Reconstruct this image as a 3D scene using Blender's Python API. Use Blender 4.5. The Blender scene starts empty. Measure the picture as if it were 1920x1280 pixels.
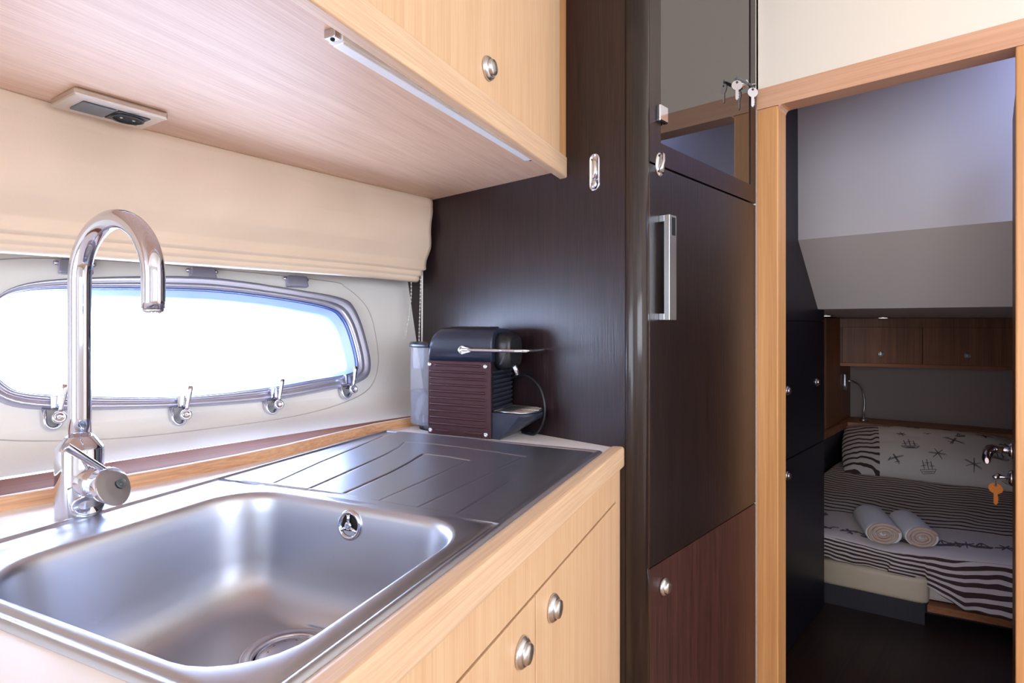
import bpy, bmesh, math, random
from math import sin, cos, pi, radians
from mathutils import Vector, Matrix, noise
from mathutils.geometry import tessellate_polygon
random.seed(7)
sc = bpy.context.scene
COL = sc.collection
H = 1.15                       # eye height above the floor; everything below is written relative to it
# ------------------------------------------------------------------ camera, world, lights, exposure
cd = bpy.data.cameras.new('camera'); cam = bpy.data.objects.new('camera', cd); COL.objects.link(cam)
cam.location = (0, 0, H); cam.rotation_euler = (radians(90), 0, radians(43.01))
cd.sensor_width = 36; cd.lens = 1076.5 / 1920 * 36; cd.shift_y = -(640 - 602) / 1920
cd.clip_start = 0.02; cd.clip_end = 100
sc.camera = cam
w = bpy.data.worlds.new('world'); sc.world = w; w.use_nodes = True
bg = w.node_tree.nodes['Background']; bg.inputs[0].default_value = (0.78, 0.87, 1.0, 1); bg.inputs[1].default_value = 5.0
def area(name, loc, rot, sx, sy, e, col):
    l = bpy.data.lights.new(name, 'AREA'); l.shape = 'RECTANGLE'; l.size = sx; l.size_y = sy; l.energy = e; l.color = col
    o = bpy.data.objects.new(name, l); COL.objects.link(o); o.location = (loc[0], loc[1], loc[2] + H); o.rotation_euler = rot
    return o
area('daylight_right_windows', (2.08, .35, .32), (0, radians(90), 0), .8, 1.7, 24, (.90, .94, 1))
area('daylight_cockpit_door', (0.45, -2.52, .0), (radians(90), 0, 0), 1.9, 1.7, 30, (.93, .95, 1))
area('daylight_porthole', (-1.36, .45, -.045), (0, radians(-90), 0), .22, .68, 7.5, (.52, .66, 1))
area('daylight_bedroom_hatch', (.30, 1.95, .93), (radians(14), radians(-12), 0), .45, .4, 8, (.42, .52, 1))
sc.view_settings.view_transform = 'Standard'; sc.view_settings.look = 'None'
sc.view_settings.exposure = 0.0; sc.view_settings.gamma = 1; sc.view_settings.use_curve_mapping = False

# ------------------------------------------------------------------ materials
def newmat(name):
    m = bpy.data.materials.new(name); m.use_nodes = True
    return m, m.node_tree.nodes, m.node_tree.links, m.node_tree.nodes['Principled BSDF']
def srgb(r, g, b):
    f = lambda c: (c / 255 / 12.92) if c <= 10 else ((c / 255 + .055) / 1.055) ** 2.4
    return (f(r), f(g), f(b), 1)
def plain(name, col, rough=.5, metal=0, bump=0, bscale=300, spec=None, coat=0, trans=0, ior=1.45, var=0):
    m, N, L, P = newmat(name)
    P.inputs['Base Color'].default_value = col; P.inputs['Roughness'].default_value = rough; P.inputs['Metallic'].default_value = metal
    P.inputs['Coat Weight'].default_value = coat; P.inputs['Transmission Weight'].default_value = trans; P.inputs['IOR'].default_value = ior
    if spec is not None: P.inputs['Specular IOR Level'].default_value = spec
    if bump or var:
        tc = N.new('ShaderNodeTexCoord'); nz = N.new('ShaderNodeTexNoise'); nz.inputs['Scale'].default_value = bscale; nz.inputs['Detail'].default_value = 4
        L.new(tc.outputs['Object'], nz.inputs['Vector'])
        if bump:
            b = N.new('ShaderNodeBump'); b.inputs['Strength'].default_value = bump; b.inputs['Distance'].default_value = .001
            L.new(nz.outputs['Fac'], b.inputs['Height']); L.new(b.outputs[0], P.inputs['Normal'])
        if var:
            n2 = N.new('ShaderNodeTexNoise'); n2.inputs['Scale'].default_value = 6; L.new(tc.outputs['Object'], n2.inputs['Vector'])
            mx = N.new('ShaderNodeMixRGB'); mx.inputs[1].default_value = col; mx.inputs[2].default_value = tuple(c * (1 - var) for c in col[:3]) + (1,)
            L.new(n2.outputs['Fac'], mx.inputs[0]); L.new(mx.outputs[0], P.inputs['Base Color'])
    return m
def wood(name, c1, c2, axis='Z', rough=.4, fine=420, pores=.25, bump=.15, band=0.5, coat=0, rot=0, rings=0, spec=.5):
    m, N, L, P = newmat(name)
    tc = N.new('ShaderNodeTexCoord'); src = tc.outputs['Object']
    if rot:
        r = N.new('ShaderNodeMapping'); r.inputs['Rotation'].default_value = (0, 0, rot); L.new(src, r.inputs[0]); src = r.outputs[0]
    def nz(across, along, detail, dist=0):
        mp = N.new('ShaderNodeMapping')
        mp.inputs['Scale'].default_value = {'Z': (across, across, along), 'Y': (across, along, across), 'X': (along, across, across)}[axis]
        L.new(src, mp.inputs[0]); n = N.new('ShaderNodeTexNoise'); n.inputs['Scale'].default_value = 1; n.inputs['Detail'].default_value = detail
        n.inputs['Distortion'].default_value = dist
        L.new(mp.outputs[0], n.inputs['Vector']); return n.outputs['Fac']
    a = nz(fine, fine * .02, 3); b = nz(fine * .12, fine * .004, 3, .3)
    def mapr(x, lo, hi):
        q = N.new('ShaderNodeMapRange'); q.inputs[1].default_value = lo; q.inputs[2].default_value = hi; L.new(x, q.inputs[0]); return q.outputs[0]
    am = mapr(a, .35, .65); bm_ = mapr(b, .3, .7)
    mix = N.new('ShaderNodeMixRGB'); mix.inputs[1].default_value = c1; mix.inputs[2].default_value = c2
    mm = N.new('ShaderNodeMath'); mm.operation = 'MULTIPLY_ADD'; mm.inputs[1].default_value = pores
    m2 = N.new('ShaderNodeMath'); m2.operation = 'MULTIPLY'; m2.inputs[1].default_value = band; L.new(bm_, m2.inputs[0])
    L.new(am, mm.inputs[0]); L.new(m2.outputs[0], mm.inputs[2]); L.new(mm.outputs[0], mix.inputs[0])
    L.new(mix.outputs[0], P.inputs['Base Color']); P.inputs['Roughness'].default_value = rough
    P.inputs['Coat Weight'].default_value = coat; P.inputs['Coat Roughness'].default_value = .15; P.inputs['Specular IOR Level'].default_value = spec
    bp = N.new('ShaderNodeBump'); bp.inputs['Strength'].default_value = bump; bp.inputs['Distance'].default_value = .0006
    L.new(a, bp.inputs['Height']); L.new(bp.outputs[0], P.inputs['Normal'])
    return m
def brushed(name, col, rough, axis='Y', bump=.02):
    m, N, L, P = newmat(name)
    P.inputs['Base Color'].default_value = col; P.inputs['Metallic'].default_value = 1; P.inputs['Roughness'].default_value = rough
    tc = N.new('ShaderNodeTexCoord'); mp = N.new('ShaderNodeMapping'); mp.inputs['Scale'].default_value = (500, 20, 500) if axis == 'Y' else (20, 500, 500)
    n = N.new('ShaderNodeTexNoise'); n.inputs['Scale'].default_value = 1; n.inputs['Detail'].default_value = 3
    L.new(tc.outputs['Object'], mp.inputs[0]); L.new(mp.outputs[0], n.inputs['Vector'])
    b = N.new('ShaderNodeBump'); b.inputs['Strength'].default_value = bump; b.inputs['Distance'].default_value = .0004
    L.new(n.outputs['Fac'], b.inputs['Height']); L.new(b.outputs[0], P.inputs['Normal'])
    n2 = N.new('ShaderNodeTexNoise'); n2.inputs['Scale'].default_value = 9; n2.inputs['Detail'].default_value = 6; L.new(tc.outputs['Object'], n2.inputs['Vector'])
    mr = N.new('ShaderNodeMapRange'); mr.inputs[3].default_value = rough * .8; mr.inputs[4].default_value = rough * 1.25
    L.new(n2.outputs['Fac'], mr.inputs[0]); L.new(mr.outputs[0], P.inputs['Roughness'])
    return m
oak1, oak2 = srgb(238, 206, 168), srgb(205, 160, 116)
M = {}
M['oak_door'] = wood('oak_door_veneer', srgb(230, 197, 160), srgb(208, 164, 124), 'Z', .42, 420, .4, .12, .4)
M['oak_y'] = wood('oak_long_grain', srgb(232, 202, 170), srgb(204, 164, 130), 'Y', .42, 380, .5, .2, .3)
M['oak_under'] = wood('oak_underside', srgb(231, 196, 168), srgb(200, 156, 128), 'Y', .45, 420, .5, .15, .3)
M['oak_red'] = wood('reddish_oak_ledge', srgb(150, 92, 70), srgb(104, 60, 46), 'Y', .6, 300, .5, .2, .5, spec=.2)
M['oak_up'] = wood('oak_upstand', srgb(222, 176, 136), srgb(180, 128, 90), 'Y', .45, 350, .5, .2, .4)
M['jamb_z'] = wood('orange_oak_upright', srgb(222, 168, 112), srgb(192, 134, 82), 'Z', .38, 240, .4, .15, .6)
M['jamb_x'] = wood('orange_oak_rail', srgb(226, 180, 150), srgb(196, 146, 116), 'X', .38, 240, .4, .15, .6)
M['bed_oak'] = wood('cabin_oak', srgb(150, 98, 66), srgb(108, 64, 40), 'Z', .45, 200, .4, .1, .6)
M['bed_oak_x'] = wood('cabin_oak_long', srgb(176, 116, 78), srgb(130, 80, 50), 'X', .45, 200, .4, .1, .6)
M['wenge'] = wood('wenge_dark_oak', srgb(46, 27, 31), srgb(20, 11, 15), 'Z', .34, 520, .8, .6, .35, spec=.55)
M['wenge_red'] = wood('wenge_red_oak', srgb(82, 48, 44), srgb(48, 26, 25), 'Z', .42, 420, .7, .3, .5, spec=.5)
M['wenge_gloss'] = wood('wenge_fridge', srgb(36, 24, 26), srgb(16, 10, 13), 'Z', .30, 520, .8, .6, .4, spec=.8)
M['navy'] = wood('dark_navy_laminate', srgb(34, 30, 44), srgb(22, 20, 32), 'Z', .45, 200, .4, .05, .4)
M['chrome'] = plain('chrome', (.66, .69, .80, 1), .05, 1)
M['satin'] = plain('satin_silver', (.62, .63, .66, 1), .3, 1)
M['alu'] = brushed('brushed_aluminium', (.72, .76, .82, 1), .32)
M['steel'] = brushed('brushed_sink_steel', (.53, .56, .65, 1), .35)
M['steel_x'] = brushed('brushed_socket_steel', (.62, .58, .55, 1), .3, 'Y')
M['cream'] = plain('cream_leatherette', srgb(224, 221, 217), .55, bump=.15, bscale=500)
M['ceilcream'] = plain('cream_lining', srgb(238, 230, 218), .6, bump=.1, bscale=400)
M['white_top'] = plain('white_laminate_worktop', srgb(238, 232, 232), .35)
M['blind'] = plain('beige_blind_fabric', srgb(232, 209, 186), .7, bump=.2, bscale=700, var=.12)
M['blackplastic'] = plain('black_plastic', (.012, .013, .017, 1), .35)
M['navyplastic'] = plain('blue_black_plastic', (.018, .024, .045, 1), .32, coat=.2)
M['brown'] = plain('brown_metal_panel', srgb(66, 40, 46), .34, .35)
M['grey_plastic'] = plain('grey_plastic', (.10, .11, .12, 1), .4)
M['gap'] = plain('dark_gap', (.01, .008, .008, 1), .8)
M['lavender'] = plain('grey_frame_paint', srgb(176, 178, 200), .22, .6)
M['seam'] = plain('seam_grey', srgb(172, 166, 164), .6)
M['gasket'] = plain('blue_black_gasket', srgb(40, 60, 120), .3)
M['reveal'] = plain('blue_tinted_glass_edge', srgb(180, 205, 245), .3)
M['led'] = plain('led_diffuser', srgb(240, 244, 250), .3)
M['glass'] = plain('window_glass', (1, 1, 1, 1), 0, trans=1, ior=1.01)
M['tank'] = plain('tank_clear_plastic', (.93, .95, .99, 1), .06, trans=1, ior=1.08)
M['water'] = plain('tank_water', (.50, .56, .70, 1), .02, trans=1, ior=1.15)
M['smoke'] = plain('smoked_glass', (.014, .012, .014, 1), .03, spec=.8, ior=1.7)
M['whiteplastic'] = plain('white_plastic', srgb(226, 222, 216), .4)
M['leather'] = plain('cream_bed_leather', srgb(200, 184, 160), .5, bump=.15, bscale=300)
M['grey_wall'] = plain('greige_headboard', srgb(150, 132, 126), .6)
M['towel'] = plain('white_terry', srgb(226, 224, 226), .95, bump=1, bscale=500)
M['towel_end'] = plain('terry_fold', srgb(196, 172, 158), .95, bump=.6, bscale=300)
M['ink'] = plain('grey_ink', srgb(96, 86, 92), .9)
M['linen'] = plain('white_cotton', srgb(216, 208, 204), .85, bump=.2, bscale=400)
M['orange_key'] = plain('orange_brass_key', srgb(222, 140, 66), .45, .2)
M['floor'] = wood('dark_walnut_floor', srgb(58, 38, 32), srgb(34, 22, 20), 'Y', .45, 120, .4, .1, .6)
def milky(name, col, alpha, rough):
    m, N, L, P = newmat(name); P.inputs['Base Color'].default_value = col; P.inputs['Roughness'].default_value = rough; P.inputs['Alpha'].default_value = alpha; return m
M['tank'] = milky('clear_tank_plastic', srgb(214, 218, 232), .13, .06)
M['water'] = milky('tank_water', srgb(80, 84, 120), .45, .03)
M['wenge_post'] = wood('wenge_varnished_post', srgb(42, 28, 30), srgb(20, 13, 15), 'Z', .5, 420, .8, .4, .5, coat=.7, spec=.25)
M['pale'] = plain('worn_silver', (.80, .80, .82, 1), .22, .85)
def lamp_mat():
    m, N, L, P = newmat('downlight_glow'); P.inputs['Emission Color'].default_value = (1, .93, .8, 1); P.inputs['Emission Strength'].default_value = 4; return m
M['glow'] = lamp_mat()
def stripes_mat():
    """cotton with dark stripes where V says so: v<.62 thin, .62-.9 plain, >.9 wide brown"""
    m, N, L, P = newmat('striped_cotton')
    uv = N.new('ShaderNodeUVMap'); uv.uv_map = 'uv'; sx = N.new('ShaderNodeSeparateXYZ'); L.new(uv.outputs[0], sx.inputs[0])
    nz = N.new('ShaderNodeTexNoise'); nz.inputs['Scale'].default_value = 5; nz.inputs['Detail'].default_value = 2; L.new(uv.outputs[0], nz.inputs['Vector'])
    def math(op, a, b=None, c=None):
        q = N.new('ShaderNodeMath'); q.operation = op
        for i, x in enumerate((a, b, c)):
            if x is None: continue
            if isinstance(x, (int, float)): q.inputs[i].default_value = x
            else: L.new(x, q.inputs[i])
        return q.outputs[0]
    V = sx.outputs[1]; wob = math('MULTIPLY_ADD', nz.outputs['Fac'], .05, V)
    def st(freq, duty):
        return math('LESS_THAN', math('FRACT', math('MULTIPLY', wob, freq)), duty)
    thin = math('MULTIPLY', st(46, .36), math('LESS_THAN', V, .60))
    wide = math('MULTIPLY', st(34, .52), math('GREATER_THAN', V, 1.0))
    s = math('ADD', thin, wide); s = math('MINIMUM', s, 1)
    mix = N.new('ShaderNodeMixRGB'); mix.inputs[1].default_value = srgb(206, 196, 194); mix.inputs[2].default_value = srgb(66, 48, 48)
    L.new(s, mix.inputs[0]); L.new(mix.outputs[0], P.inputs['Base Color']); P.inputs['Roughness'].default_value = .9
    return m
M['stripes'] = stripes_mat()

# ------------------------------------------------------------------ geometry helpers
class G:
    def __init__(s): s.v = []; s.f = []; s.m = []; s.s = []; s.uv = {}
    def add(s, vs, fs, m=0, sm=False):
        b = len(s.v); s.v += [Vector(p) for p in vs]
        for f in fs: s.f.append([b + i for i in f]); s.m.append(m); s.s.append(sm)
        return s
    def box(s, a, b, m=0):
        x0, x1 = sorted((a[0], b[0])); y0, y1 = sorted((a[1], b[1])); z0, z1 = sorted((a[2], b[2]))
        vs = [(x0, y0, z0), (x1, y0, z0), (x1, y1, z0), (x0, y1, z0), (x0, y0, z1), (x1, y0, z1), (x1, y1, z1), (x0, y1, z1)]
        return s.add(vs, [(0, 3, 2, 1), (4, 5, 6, 7), (0, 1, 5, 4), (1, 2, 6, 5), (2, 3, 7, 6), (3, 0, 4, 7)], m)
    def prism(s, poly, lo, hi, ax='z', m=0, sm=False):
        """poly: 2D points; ax: extrusion axis. z:(x,y) y:(x,z) x:(y,z)"""
        def P(p, t): return {'z': (p[0], p[1], t), 'y': (p[0], t, p[1]), 'x': (t, p[0], p[1])}[ax]
        n = len(poly); b = len(s.v)
        s.v += [Vector(P(p, lo)) for p in poly] + [Vector(P(p, hi)) for p in poly]
        tri = tessellate_polygon([[Vector((p[0], p[1], 0)) for p in poly]])
        for t in tri: s.f.append([b + i for i in t]); s.m.append(m); s.s.append(False); s.f.append([b + n + i for i in reversed(t)]); s.m.append(m); s.s.append(False)
        for i in range(n):
            j = (i + 1) % n; s.f.append([b + i, b + j, b + n + j, b + n + i]); s.m.append(m); s.s.append(sm)
        return s
    def loft(s, rings, closed=True, caps=(False, False), m=0, sm=True):
        n = len(rings[0]); b = len(s.v)
        for r in rings: s.v += [Vector(p) for p in r]
        for k in range(len(rings) - 1):
            for i in range(n if closed else n - 1):
                j = (i + 1) % n; s.f.append([b + k * n + i, b + k * n + j, b + (k + 1) * n + j, b + (k + 1) * n + i]); s.m.append(m); s.s.append(sm)
        for w_, k in ((caps[0], 0), (caps[1], len(rings) - 1)):
            if w_:
                c = sum((Vector(p) for p in rings[k]), Vector()) / n; ci = len(s.v); s.v.append(c)
                for i in range(n): s.f.append([ci, b + k * n + i, b + k * n + (i + 1) % n]); s.m.append(m); s.s.append(False)
        return s
    def tube(s, pts, r, n=12, m=0, caps=True, flat=None):
        pts = [Vector(p) for p in pts]; rs = r if isinstance(r, (list, tuple)) else [r] * len(pts)
        rings = []; up = None
        for i, p in enumerate(pts):
            t = ((pts[min(i + 1, len(pts) - 1)] - pts[max(i - 1, 0)])).normalized()
            if up is None: up = t.orthogonal().normalized() if flat is None else (Vector(flat) - t * t.dot(Vector(flat))).normalized()
            else: up = (up - t * t.dot(up)).normalized()
            sd = t.cross(up); ri = rs[i]; ra, rb = ri if isinstance(ri, tuple) else (ri, ri)
            rings.append([p + up * (ra * cos(2 * pi * k / n)) + sd * (rb * sin(2 * pi * k / n)) for k in range(n)])
        return s.loft(rings, True, (caps, caps), m)
    def lathe(s, prof, o, ax, n=32, m=0, caps=(True, True), sx=1, sharp=False):
        """prof: list of (radius, height along ax)"""
        ax = Vector(ax).normalized(); o = Vector(o); u = ax.cross(Vector((0, 0, 1)))
        u = Vector((1, 0, 0)) if u.length < 1e-4 else u.normalized(); v_ = ax.cross(u)
        rings = [[o + ax * h + u * (r * sx * cos(2 * pi * k / n)) + v_ * (r * sin(2 * pi * k / n)) for k in range(n)] for r, h in prof]
        return s.loft(rings, True, caps, m, not sharp)
    def sphere(s, c, r, n=10, m=0):
        c = Vector(c); rr = r if isinstance(r, tuple) else (r, r, r)
        rings = [[c + Vector((rr[0] * sin(t) * cos(2 * pi * k / n), rr[1] * sin(t) * sin(2 * pi * k / n), rr[2] * cos(t))) for k in range(n)] for t in [pi * (i + .02) / (n // 2 + .04) for i in range(n // 2 + 1)]]
        return s.loft(rings, True, (True, True), m)
    def grid(s, fn, nu, nv, m=0, uvfn=None, sm=True):
        b = len(s.v)
        for j in range(nv + 1):
            for i in range(nu + 1):
                s.v.append(Vector(fn(i / nu, j / nv)))
                if uvfn: s.uv[len(s.v) - 1] = uvfn(i / nu, j / nv)
        for j in range(nv):
            for i in range(nu):
                a = b + j * (nu + 1) + i; s.f.append([a, a + 1, a + nu + 2, a + nu + 1]); s.m.append(m); s.s.append(sm)
        return s
MW = {}          # object -> 4x4 of its frame
W = Matrix.Identity(4); AB = Matrix.Rotation(radians(18.47), 4, 'Z')
def setp(o, label=None, cat=None, group=None, kind=None):
    if label: o['label'] = label
    if cat: o['category'] = cat
    if group: o['group'] = group
    if kind: o['kind'] = kind
    return o
def thing(name, label, cat, loc, fr=W, group=None, kind=None):
    o = bpy.data.objects.new(name, None); COL.objects.link(o); o.empty_display_size = .05
    mt = fr @ Matrix.Translation(loc); o.matrix_world = mt; o.matrix_basis = mt; MW[o] = mt
    return setp(o, label, cat, group, kind)
def obj(name, g, mats, parent=None, fr=W, bev=0, label=None, cat=None, group=None, kind=None, sub=0, origin=None):
    if parent is not None: base = MW[parent]
    else:
        if origin is None:
            xs = [v.x for v in g.v]; ys = [v.y for v in g.v]; zs = [v.z for v in g.v]
            origin = ((min(xs) + max(xs)) / 2, (min(ys) + max(ys)) / 2, min(zs))
        base = fr @ Matrix.Translation(origin)
    T = base.inverted() @ fr
    me = bpy.data.meshes.new(name); me.from_pydata([T @ v for v in g.v], [], g.f)
    if not isinstance(mats, (list, tuple)): mats = [mats]
    for m in mats: me.materials.append(M[m] if isinstance(m, str) else m)
    for i, p in enumerate(me.polygons): p.material_index = g.m[i]; p.use_smooth = g.s[i]
    if g.uv:
        ul = me.uv_layers.new(name='uv')
        for lp in me.loops: ul.data[lp.index].uv = g.uv.get(lp.vertex_index, (0, 0))
    bm = bmesh.new(); bm.from_mesh(me)
    if not g.uv: bmesh.ops.remove_doubles(bm, verts=bm.verts, dist=1e-6)
    bmesh.ops.recalc_face_normals(bm, faces=bm.faces); bm.to_mesh(me); bm.free(); me.update()
    o = bpy.data.objects.new(name, me); COL.objects.link(o)
    if parent is not None: o.parent = parent; MW[o] = base
    else: o.matrix_basis = base; MW[o] = base
    if bev:
        b = o.modifiers.new('bevel', 'BEVEL'); b.width = bev; b.segments = 2; b.limit_method = 'ANGLE'; b.angle_limit = radians(40)
    if sub:
        q = o.modifiers.new('sub', 'SUBSURF'); q.levels = sub; q.render_levels = sub
    return setp(o, label, cat, group, kind)
def rr(cx, cy, hx, hy, r, z=0, n=10):
    """rounded rectangle loop, straight sides subdivided, fixed count"""
    r = max(min(r, hx * .999, hy * .999), .0005); out = []
    for qx, qy, a0 in ((1, 1, 0), (-1, 1, pi / 2), (-1, -1, pi), (1, -1, 3 * pi / 2)):
        for k in range(n): a = a0 + (pi / 2) * k / (n - 1); out.append((cx + qx * (hx - r) + r * cos(a), cy + qy * (hy - r) + r * sin(a)))
    res = []
    for i, p in enumerate(out):
        res.append((p[0], p[1], z))
        if i % n == n - 1:
            q = out[(i + 1) % len(out)]
            for t in range(1, n): res.append((p[0] + (q[0] - p[0]) * t / n, p[1] + (q[1] - p[1]) * t / n, z))
    return res
def interp(tab, x):
    if x <= tab[0][0]: (a, b), (c, d) = tab[0], tab[1]
    elif x >= tab[-1][0]: (a, b), (c, d) = tab[-2], tab[-1]
    else:
        for k in range(len(tab) - 1):
            if tab[k][0] <= x <= tab[k + 1][0]: (a, b), (c, d) = tab[k], tab[k + 1]; break
    return b + (d - b) * (x - a) / (c - a)
def sstep(a, b, x): t = max(0, min(1, (x - a) / (b - a))); return t * t * (3 - 2 * t)
def knob(parent, c, nrm, fr, r=.019, name='knob'):
    g = G(); g.lathe([(r * .96, 0), (r, .0015), (r * .97, .004), (r * .80, .0075), (r * .70, .008), (r * .68, .0055), (r * .66, .0055), (r * .655, .0105), (r * .60, .0125), (r * .3, .0135), (.0005, .0137)], c, nrm, 36)
    return obj(name, g, 'satin', parent, fr)

# ================================================================== SETTING
def S(name, g, m, fr=W, **k): return obj(name, g, m, None, fr, kind='structure', **k)
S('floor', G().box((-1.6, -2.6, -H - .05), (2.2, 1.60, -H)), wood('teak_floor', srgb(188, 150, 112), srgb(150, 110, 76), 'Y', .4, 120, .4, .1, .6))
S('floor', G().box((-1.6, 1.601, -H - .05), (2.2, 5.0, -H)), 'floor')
# saloon ceiling; the cabin beyond has its own lining
S('ceiling', G().box((-1.6, -2.6, .98), (2.2, 2.6, 1.03)), 'ceilcream')
YB = 1.5825
# bulkhead round the doorway
g = G(); g.box((-1.6, YB, -H), (-.572 + .002, YB + .04, .98)); g.box((-.575, YB, .618), (2.2, YB + .04, .98)); g.box((.006, YB, -H), (2.2, YB + .04, .62))
S('wall_front', g, 'ceilcream')
g = G(); g.box((2.1, -2.6, -H), (2.15, YB, -.12)); g.box((2.1, -2.6, .75), (2.15, YB, .98)); g.box((2.1, -2.6, -.12), (2.15, -.55, .75)); g.box((2.1, 1.25, -.12), (2.15, YB, .75))
S('wall_right', g, 'cream')
g = G(); g.box((-1.6, -2.6, -H), (-.55, -2.55, .98)); g.box((1.45, -2.6, -H), (2.2, -2.55, .98)); g.box((-.55, -2.6, .88), (1.45, -2.55, .98))
S('wall_back', g, 'cream')
# window wall: leaning lining with the porthole cut out
NX = .236
def wx(z, off=0): return -1.275 - NX * z + off
def cove(t):
    """soft roll from the leaning wall down to the ledge"""
    p0, p1, p2 = (wx(-.180), -.180), (wx(-.214) + .006, -.214), (-1.132, -.2312)
    return tuple((1 - t) ** 2 * a + 2 * t * (1 - t) * b + t * t * c for a, b, c in zip(p0, p1, p2))
COVE = [cove(k / 30) for k in range(31)]
def wxc(z):
    return wx(z) if z > -.18 else interp([(b, a) for a, b in reversed(COVE)], z)
def catmull(P, k=6):
    out = []; n = len(P)
    for i in range(n):
        p0, p1, p2, p3 = P[i - 1], P[i], P[(i + 1) % n], P[(i + 2) % n]
        for j in range(k):
            t = j / k
            out.append(tuple(.5 * (2 * p1[c] + (p2[c] - p0[c]) * t + (2 * p0[c] - 5 * p1[c] + 4 * p2[c] - p3[c]) * t * t + (3 * p1[c] - p0[c] - 3 * p2[c] + p3[c]) * t ** 3) for c in (0, 1)))
    return out
OUT = [(.105, .028), (.16, .0660), (.31, .0850), (.46, .0900), (.647, .0717), (.755, .0560), (.787, .030), (.806, -.040), (.810, -.115), (.780, -.150), (.671, -.165), (.546, -.173), (.437, -.171), (.300, -.163), (.154, -.147), (.105, -.122), (.085, -.075), (.086, -.02)]
INN = [(.120, .036), (.17, .0535), (.31, .0620), (.46, .0632), (.62, .0480), (.72, .0300), (.752, .005), (.768, -.04), (.775, -.110), (.752, -.129), (.660, -.138), (.55, -.147), (.40, -.1505), (.292, -.1430), (.16, -.125), (.122, -.108), (.104, -.07), (.104, .0)]
CY, CZ = .45, -.045
def polar(P, n=144):
    P = catmull(P, 8); A = sorted((math.atan2(z - CZ, y - CY), math.hypot(y - CY, z - CZ)) for y, z in P)
    A = [(A[-1][0] - 2 * pi, A[-1][1])] + A + [(A[0][0] + 2 * pi, A[0][1])]
    dense = []
    for k in range(n):
        # uneven angles so that the long ends get enough points
        t = 2 * pi * k / n; a = math.atan2(.30 * sin(t), cos(t)); r = interp(A, a)
        dense.append((CY + r * cos(a), CZ + r * sin(a)))
    return dense
PO, PI_ = polar(OUT), polar(INN)
def lerp2(a, b, t): return [(p[0] + (q[0] - p[0]) * t, p[1] + (q[1] - p[1]) * t) for p, q in zip(a, b)]
def ringW(P, off): return [(wx(z) + off * .973, y, z + off * .23) for y, z in P]
g = G(); rect = [(-2.6, -.180), (.97, -.180), (.97, .98), (-2.6, .98)]; hole = lerp2(PO, PI_, .35)
vs = [Vector((y, z, 0)) for y, z in rect] + [Vector((y, z, 0)) for y, z in hole]
tri = tessellate_polygon([[Vector((y, z, 0)) for y, z in rect], [Vector((y, z, 0)) for y, z in hole]])
g.add([(wx(v.y), v.x, v.y) for v in vs], tri)
g.loft([[(cove(t)[0], y, cove(t)[1]) for t in [k / 12 for k in range(13)]] for y in (-2.6, .97)], False, sm=True)
g.box((-1.45, -2.6, -H), (-1.21, .97, -.30))
wl = S('wall_left', g, 'cream')
GRV = catmull([(.04, -.05), (.05, -.16), (.113, -.190), (.255, -.207), (.433, -.2105), (.60, -.2075), (.722, -.194), (.799, -.1697), (.835, -.1194), (.8426, -.052), (.8298, .030), (.7756, .0835), (.7051, .1002), (.31, .115), (.10, .10), (.05, .04)], 6)
g = G(); g.tube([(wxc(z) + .0002, y, z) for y, z in GRV + [GRV[0]]], .0011, 6)
obj('seam', g, 'seam', wl)
# porthole
win = thing('window_1', None, None, (wx(-.17), .45, -.17), W, kind='structure')
g = G(); g.loft([ringW(lerp2(PO, PI_, t), o) for t, o in ((0, 0), (.04, .010), (.12, .0155), (.35, .0165), (.55, .0125), (.62, .0125), (.68, .0155), (.9, .0145), (1.0, .010))])
obj('window_frame', g, 'lavender', win)
g = G(); g.loft([ringW(lerp2(PO, PI_, t), o) for t, o in ((1.0, .010), (1.03, .0105), (1.07, .008), (1.07, -.002))])
obj('gasket', g, 'gasket', win)
g = G(); g.loft([ringW(lerp2(PO, PI_, t), o) for t, o in ((1.0, .004), (1.05, -.002), (1.55, -.010), (1.60, -.048))])
obj('reveal', g, 'reveal', win)
g = G(); P_ = ringW(lerp2(PO, PI_, 1.59), -.044); Q_ = ringW(lerp2(PO, PI_, 1.59), -.049); g.loft([P_, Q_], True, (True, True), sm=False)
obj('pane', g, 'glass', win)
def wp(y, z, off): return Vector((wx(z) + off * .973, y, z + off * .23))
for k, (y, z) in enumerate(((.190, -.158), (.380, -.176), (.560, -.176), (.741, -.160))):
    n = Vector((.973, 0, .23)); upv = Vector((-.23, 0, .973))
    g = G()
    # U bracket clasping the frame edge
    prof = []
    for a in range(0, 181, 15): prof.append((y - .010 + .0115 * cos(radians(180 + a)), z - .012 + .013 * sin(radians(180 + a))))
    g.tube([wp(p[0], p[1], .010) for p in [(y - .0215, z + .008)] + prof + [(y + .0015, z + .008)]], [(.008, .0035)] * (len(prof) + 2), 8, flat=tuple(n))
    lt = obj('latch', g, 'chrome', win)
    g = G(); g.lathe([(.0085, 0), (.009, .004), (.009, .030), (.0105, .031), (.0105, .036), (.0095, .0385), (.006, .039), (.0055, .037), (.002, .037), (.0005, .037)], wp(y - .006, z - .010, .004), n, 24)
    obj('barrel', g, 'chrome', lt)
    c = wp(y - .006, z - .010, .036); ax = (upv + Vector((0, .18, 0))).normalized()
    g = G(); g.tube([c + ax * t + n * (.002 + .18 * t) for t in (0.006, .014, .024, .036, .046, .054)], [(.002, .004), (.002, .0035), (.002, .0035), (.002, .0042), (.0022, .0048), (.002, .0048)], 10, flat=tuple(n))
    obj('lever', g, 'chrome', lt)
    g = G(); g.prism([(y - .014, z + .006), (y + .0, z + .006), (y + .0, z + .028), (y - .014, z + .028)], 0, .001, 'x')
    g.v = [wp(v.y, v.z, .016 + (.008 if v.x > 0 else 0)) for v in g.v]
    obj('catch_plate', g, 'chrome', lt, bev=.0015)
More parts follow.
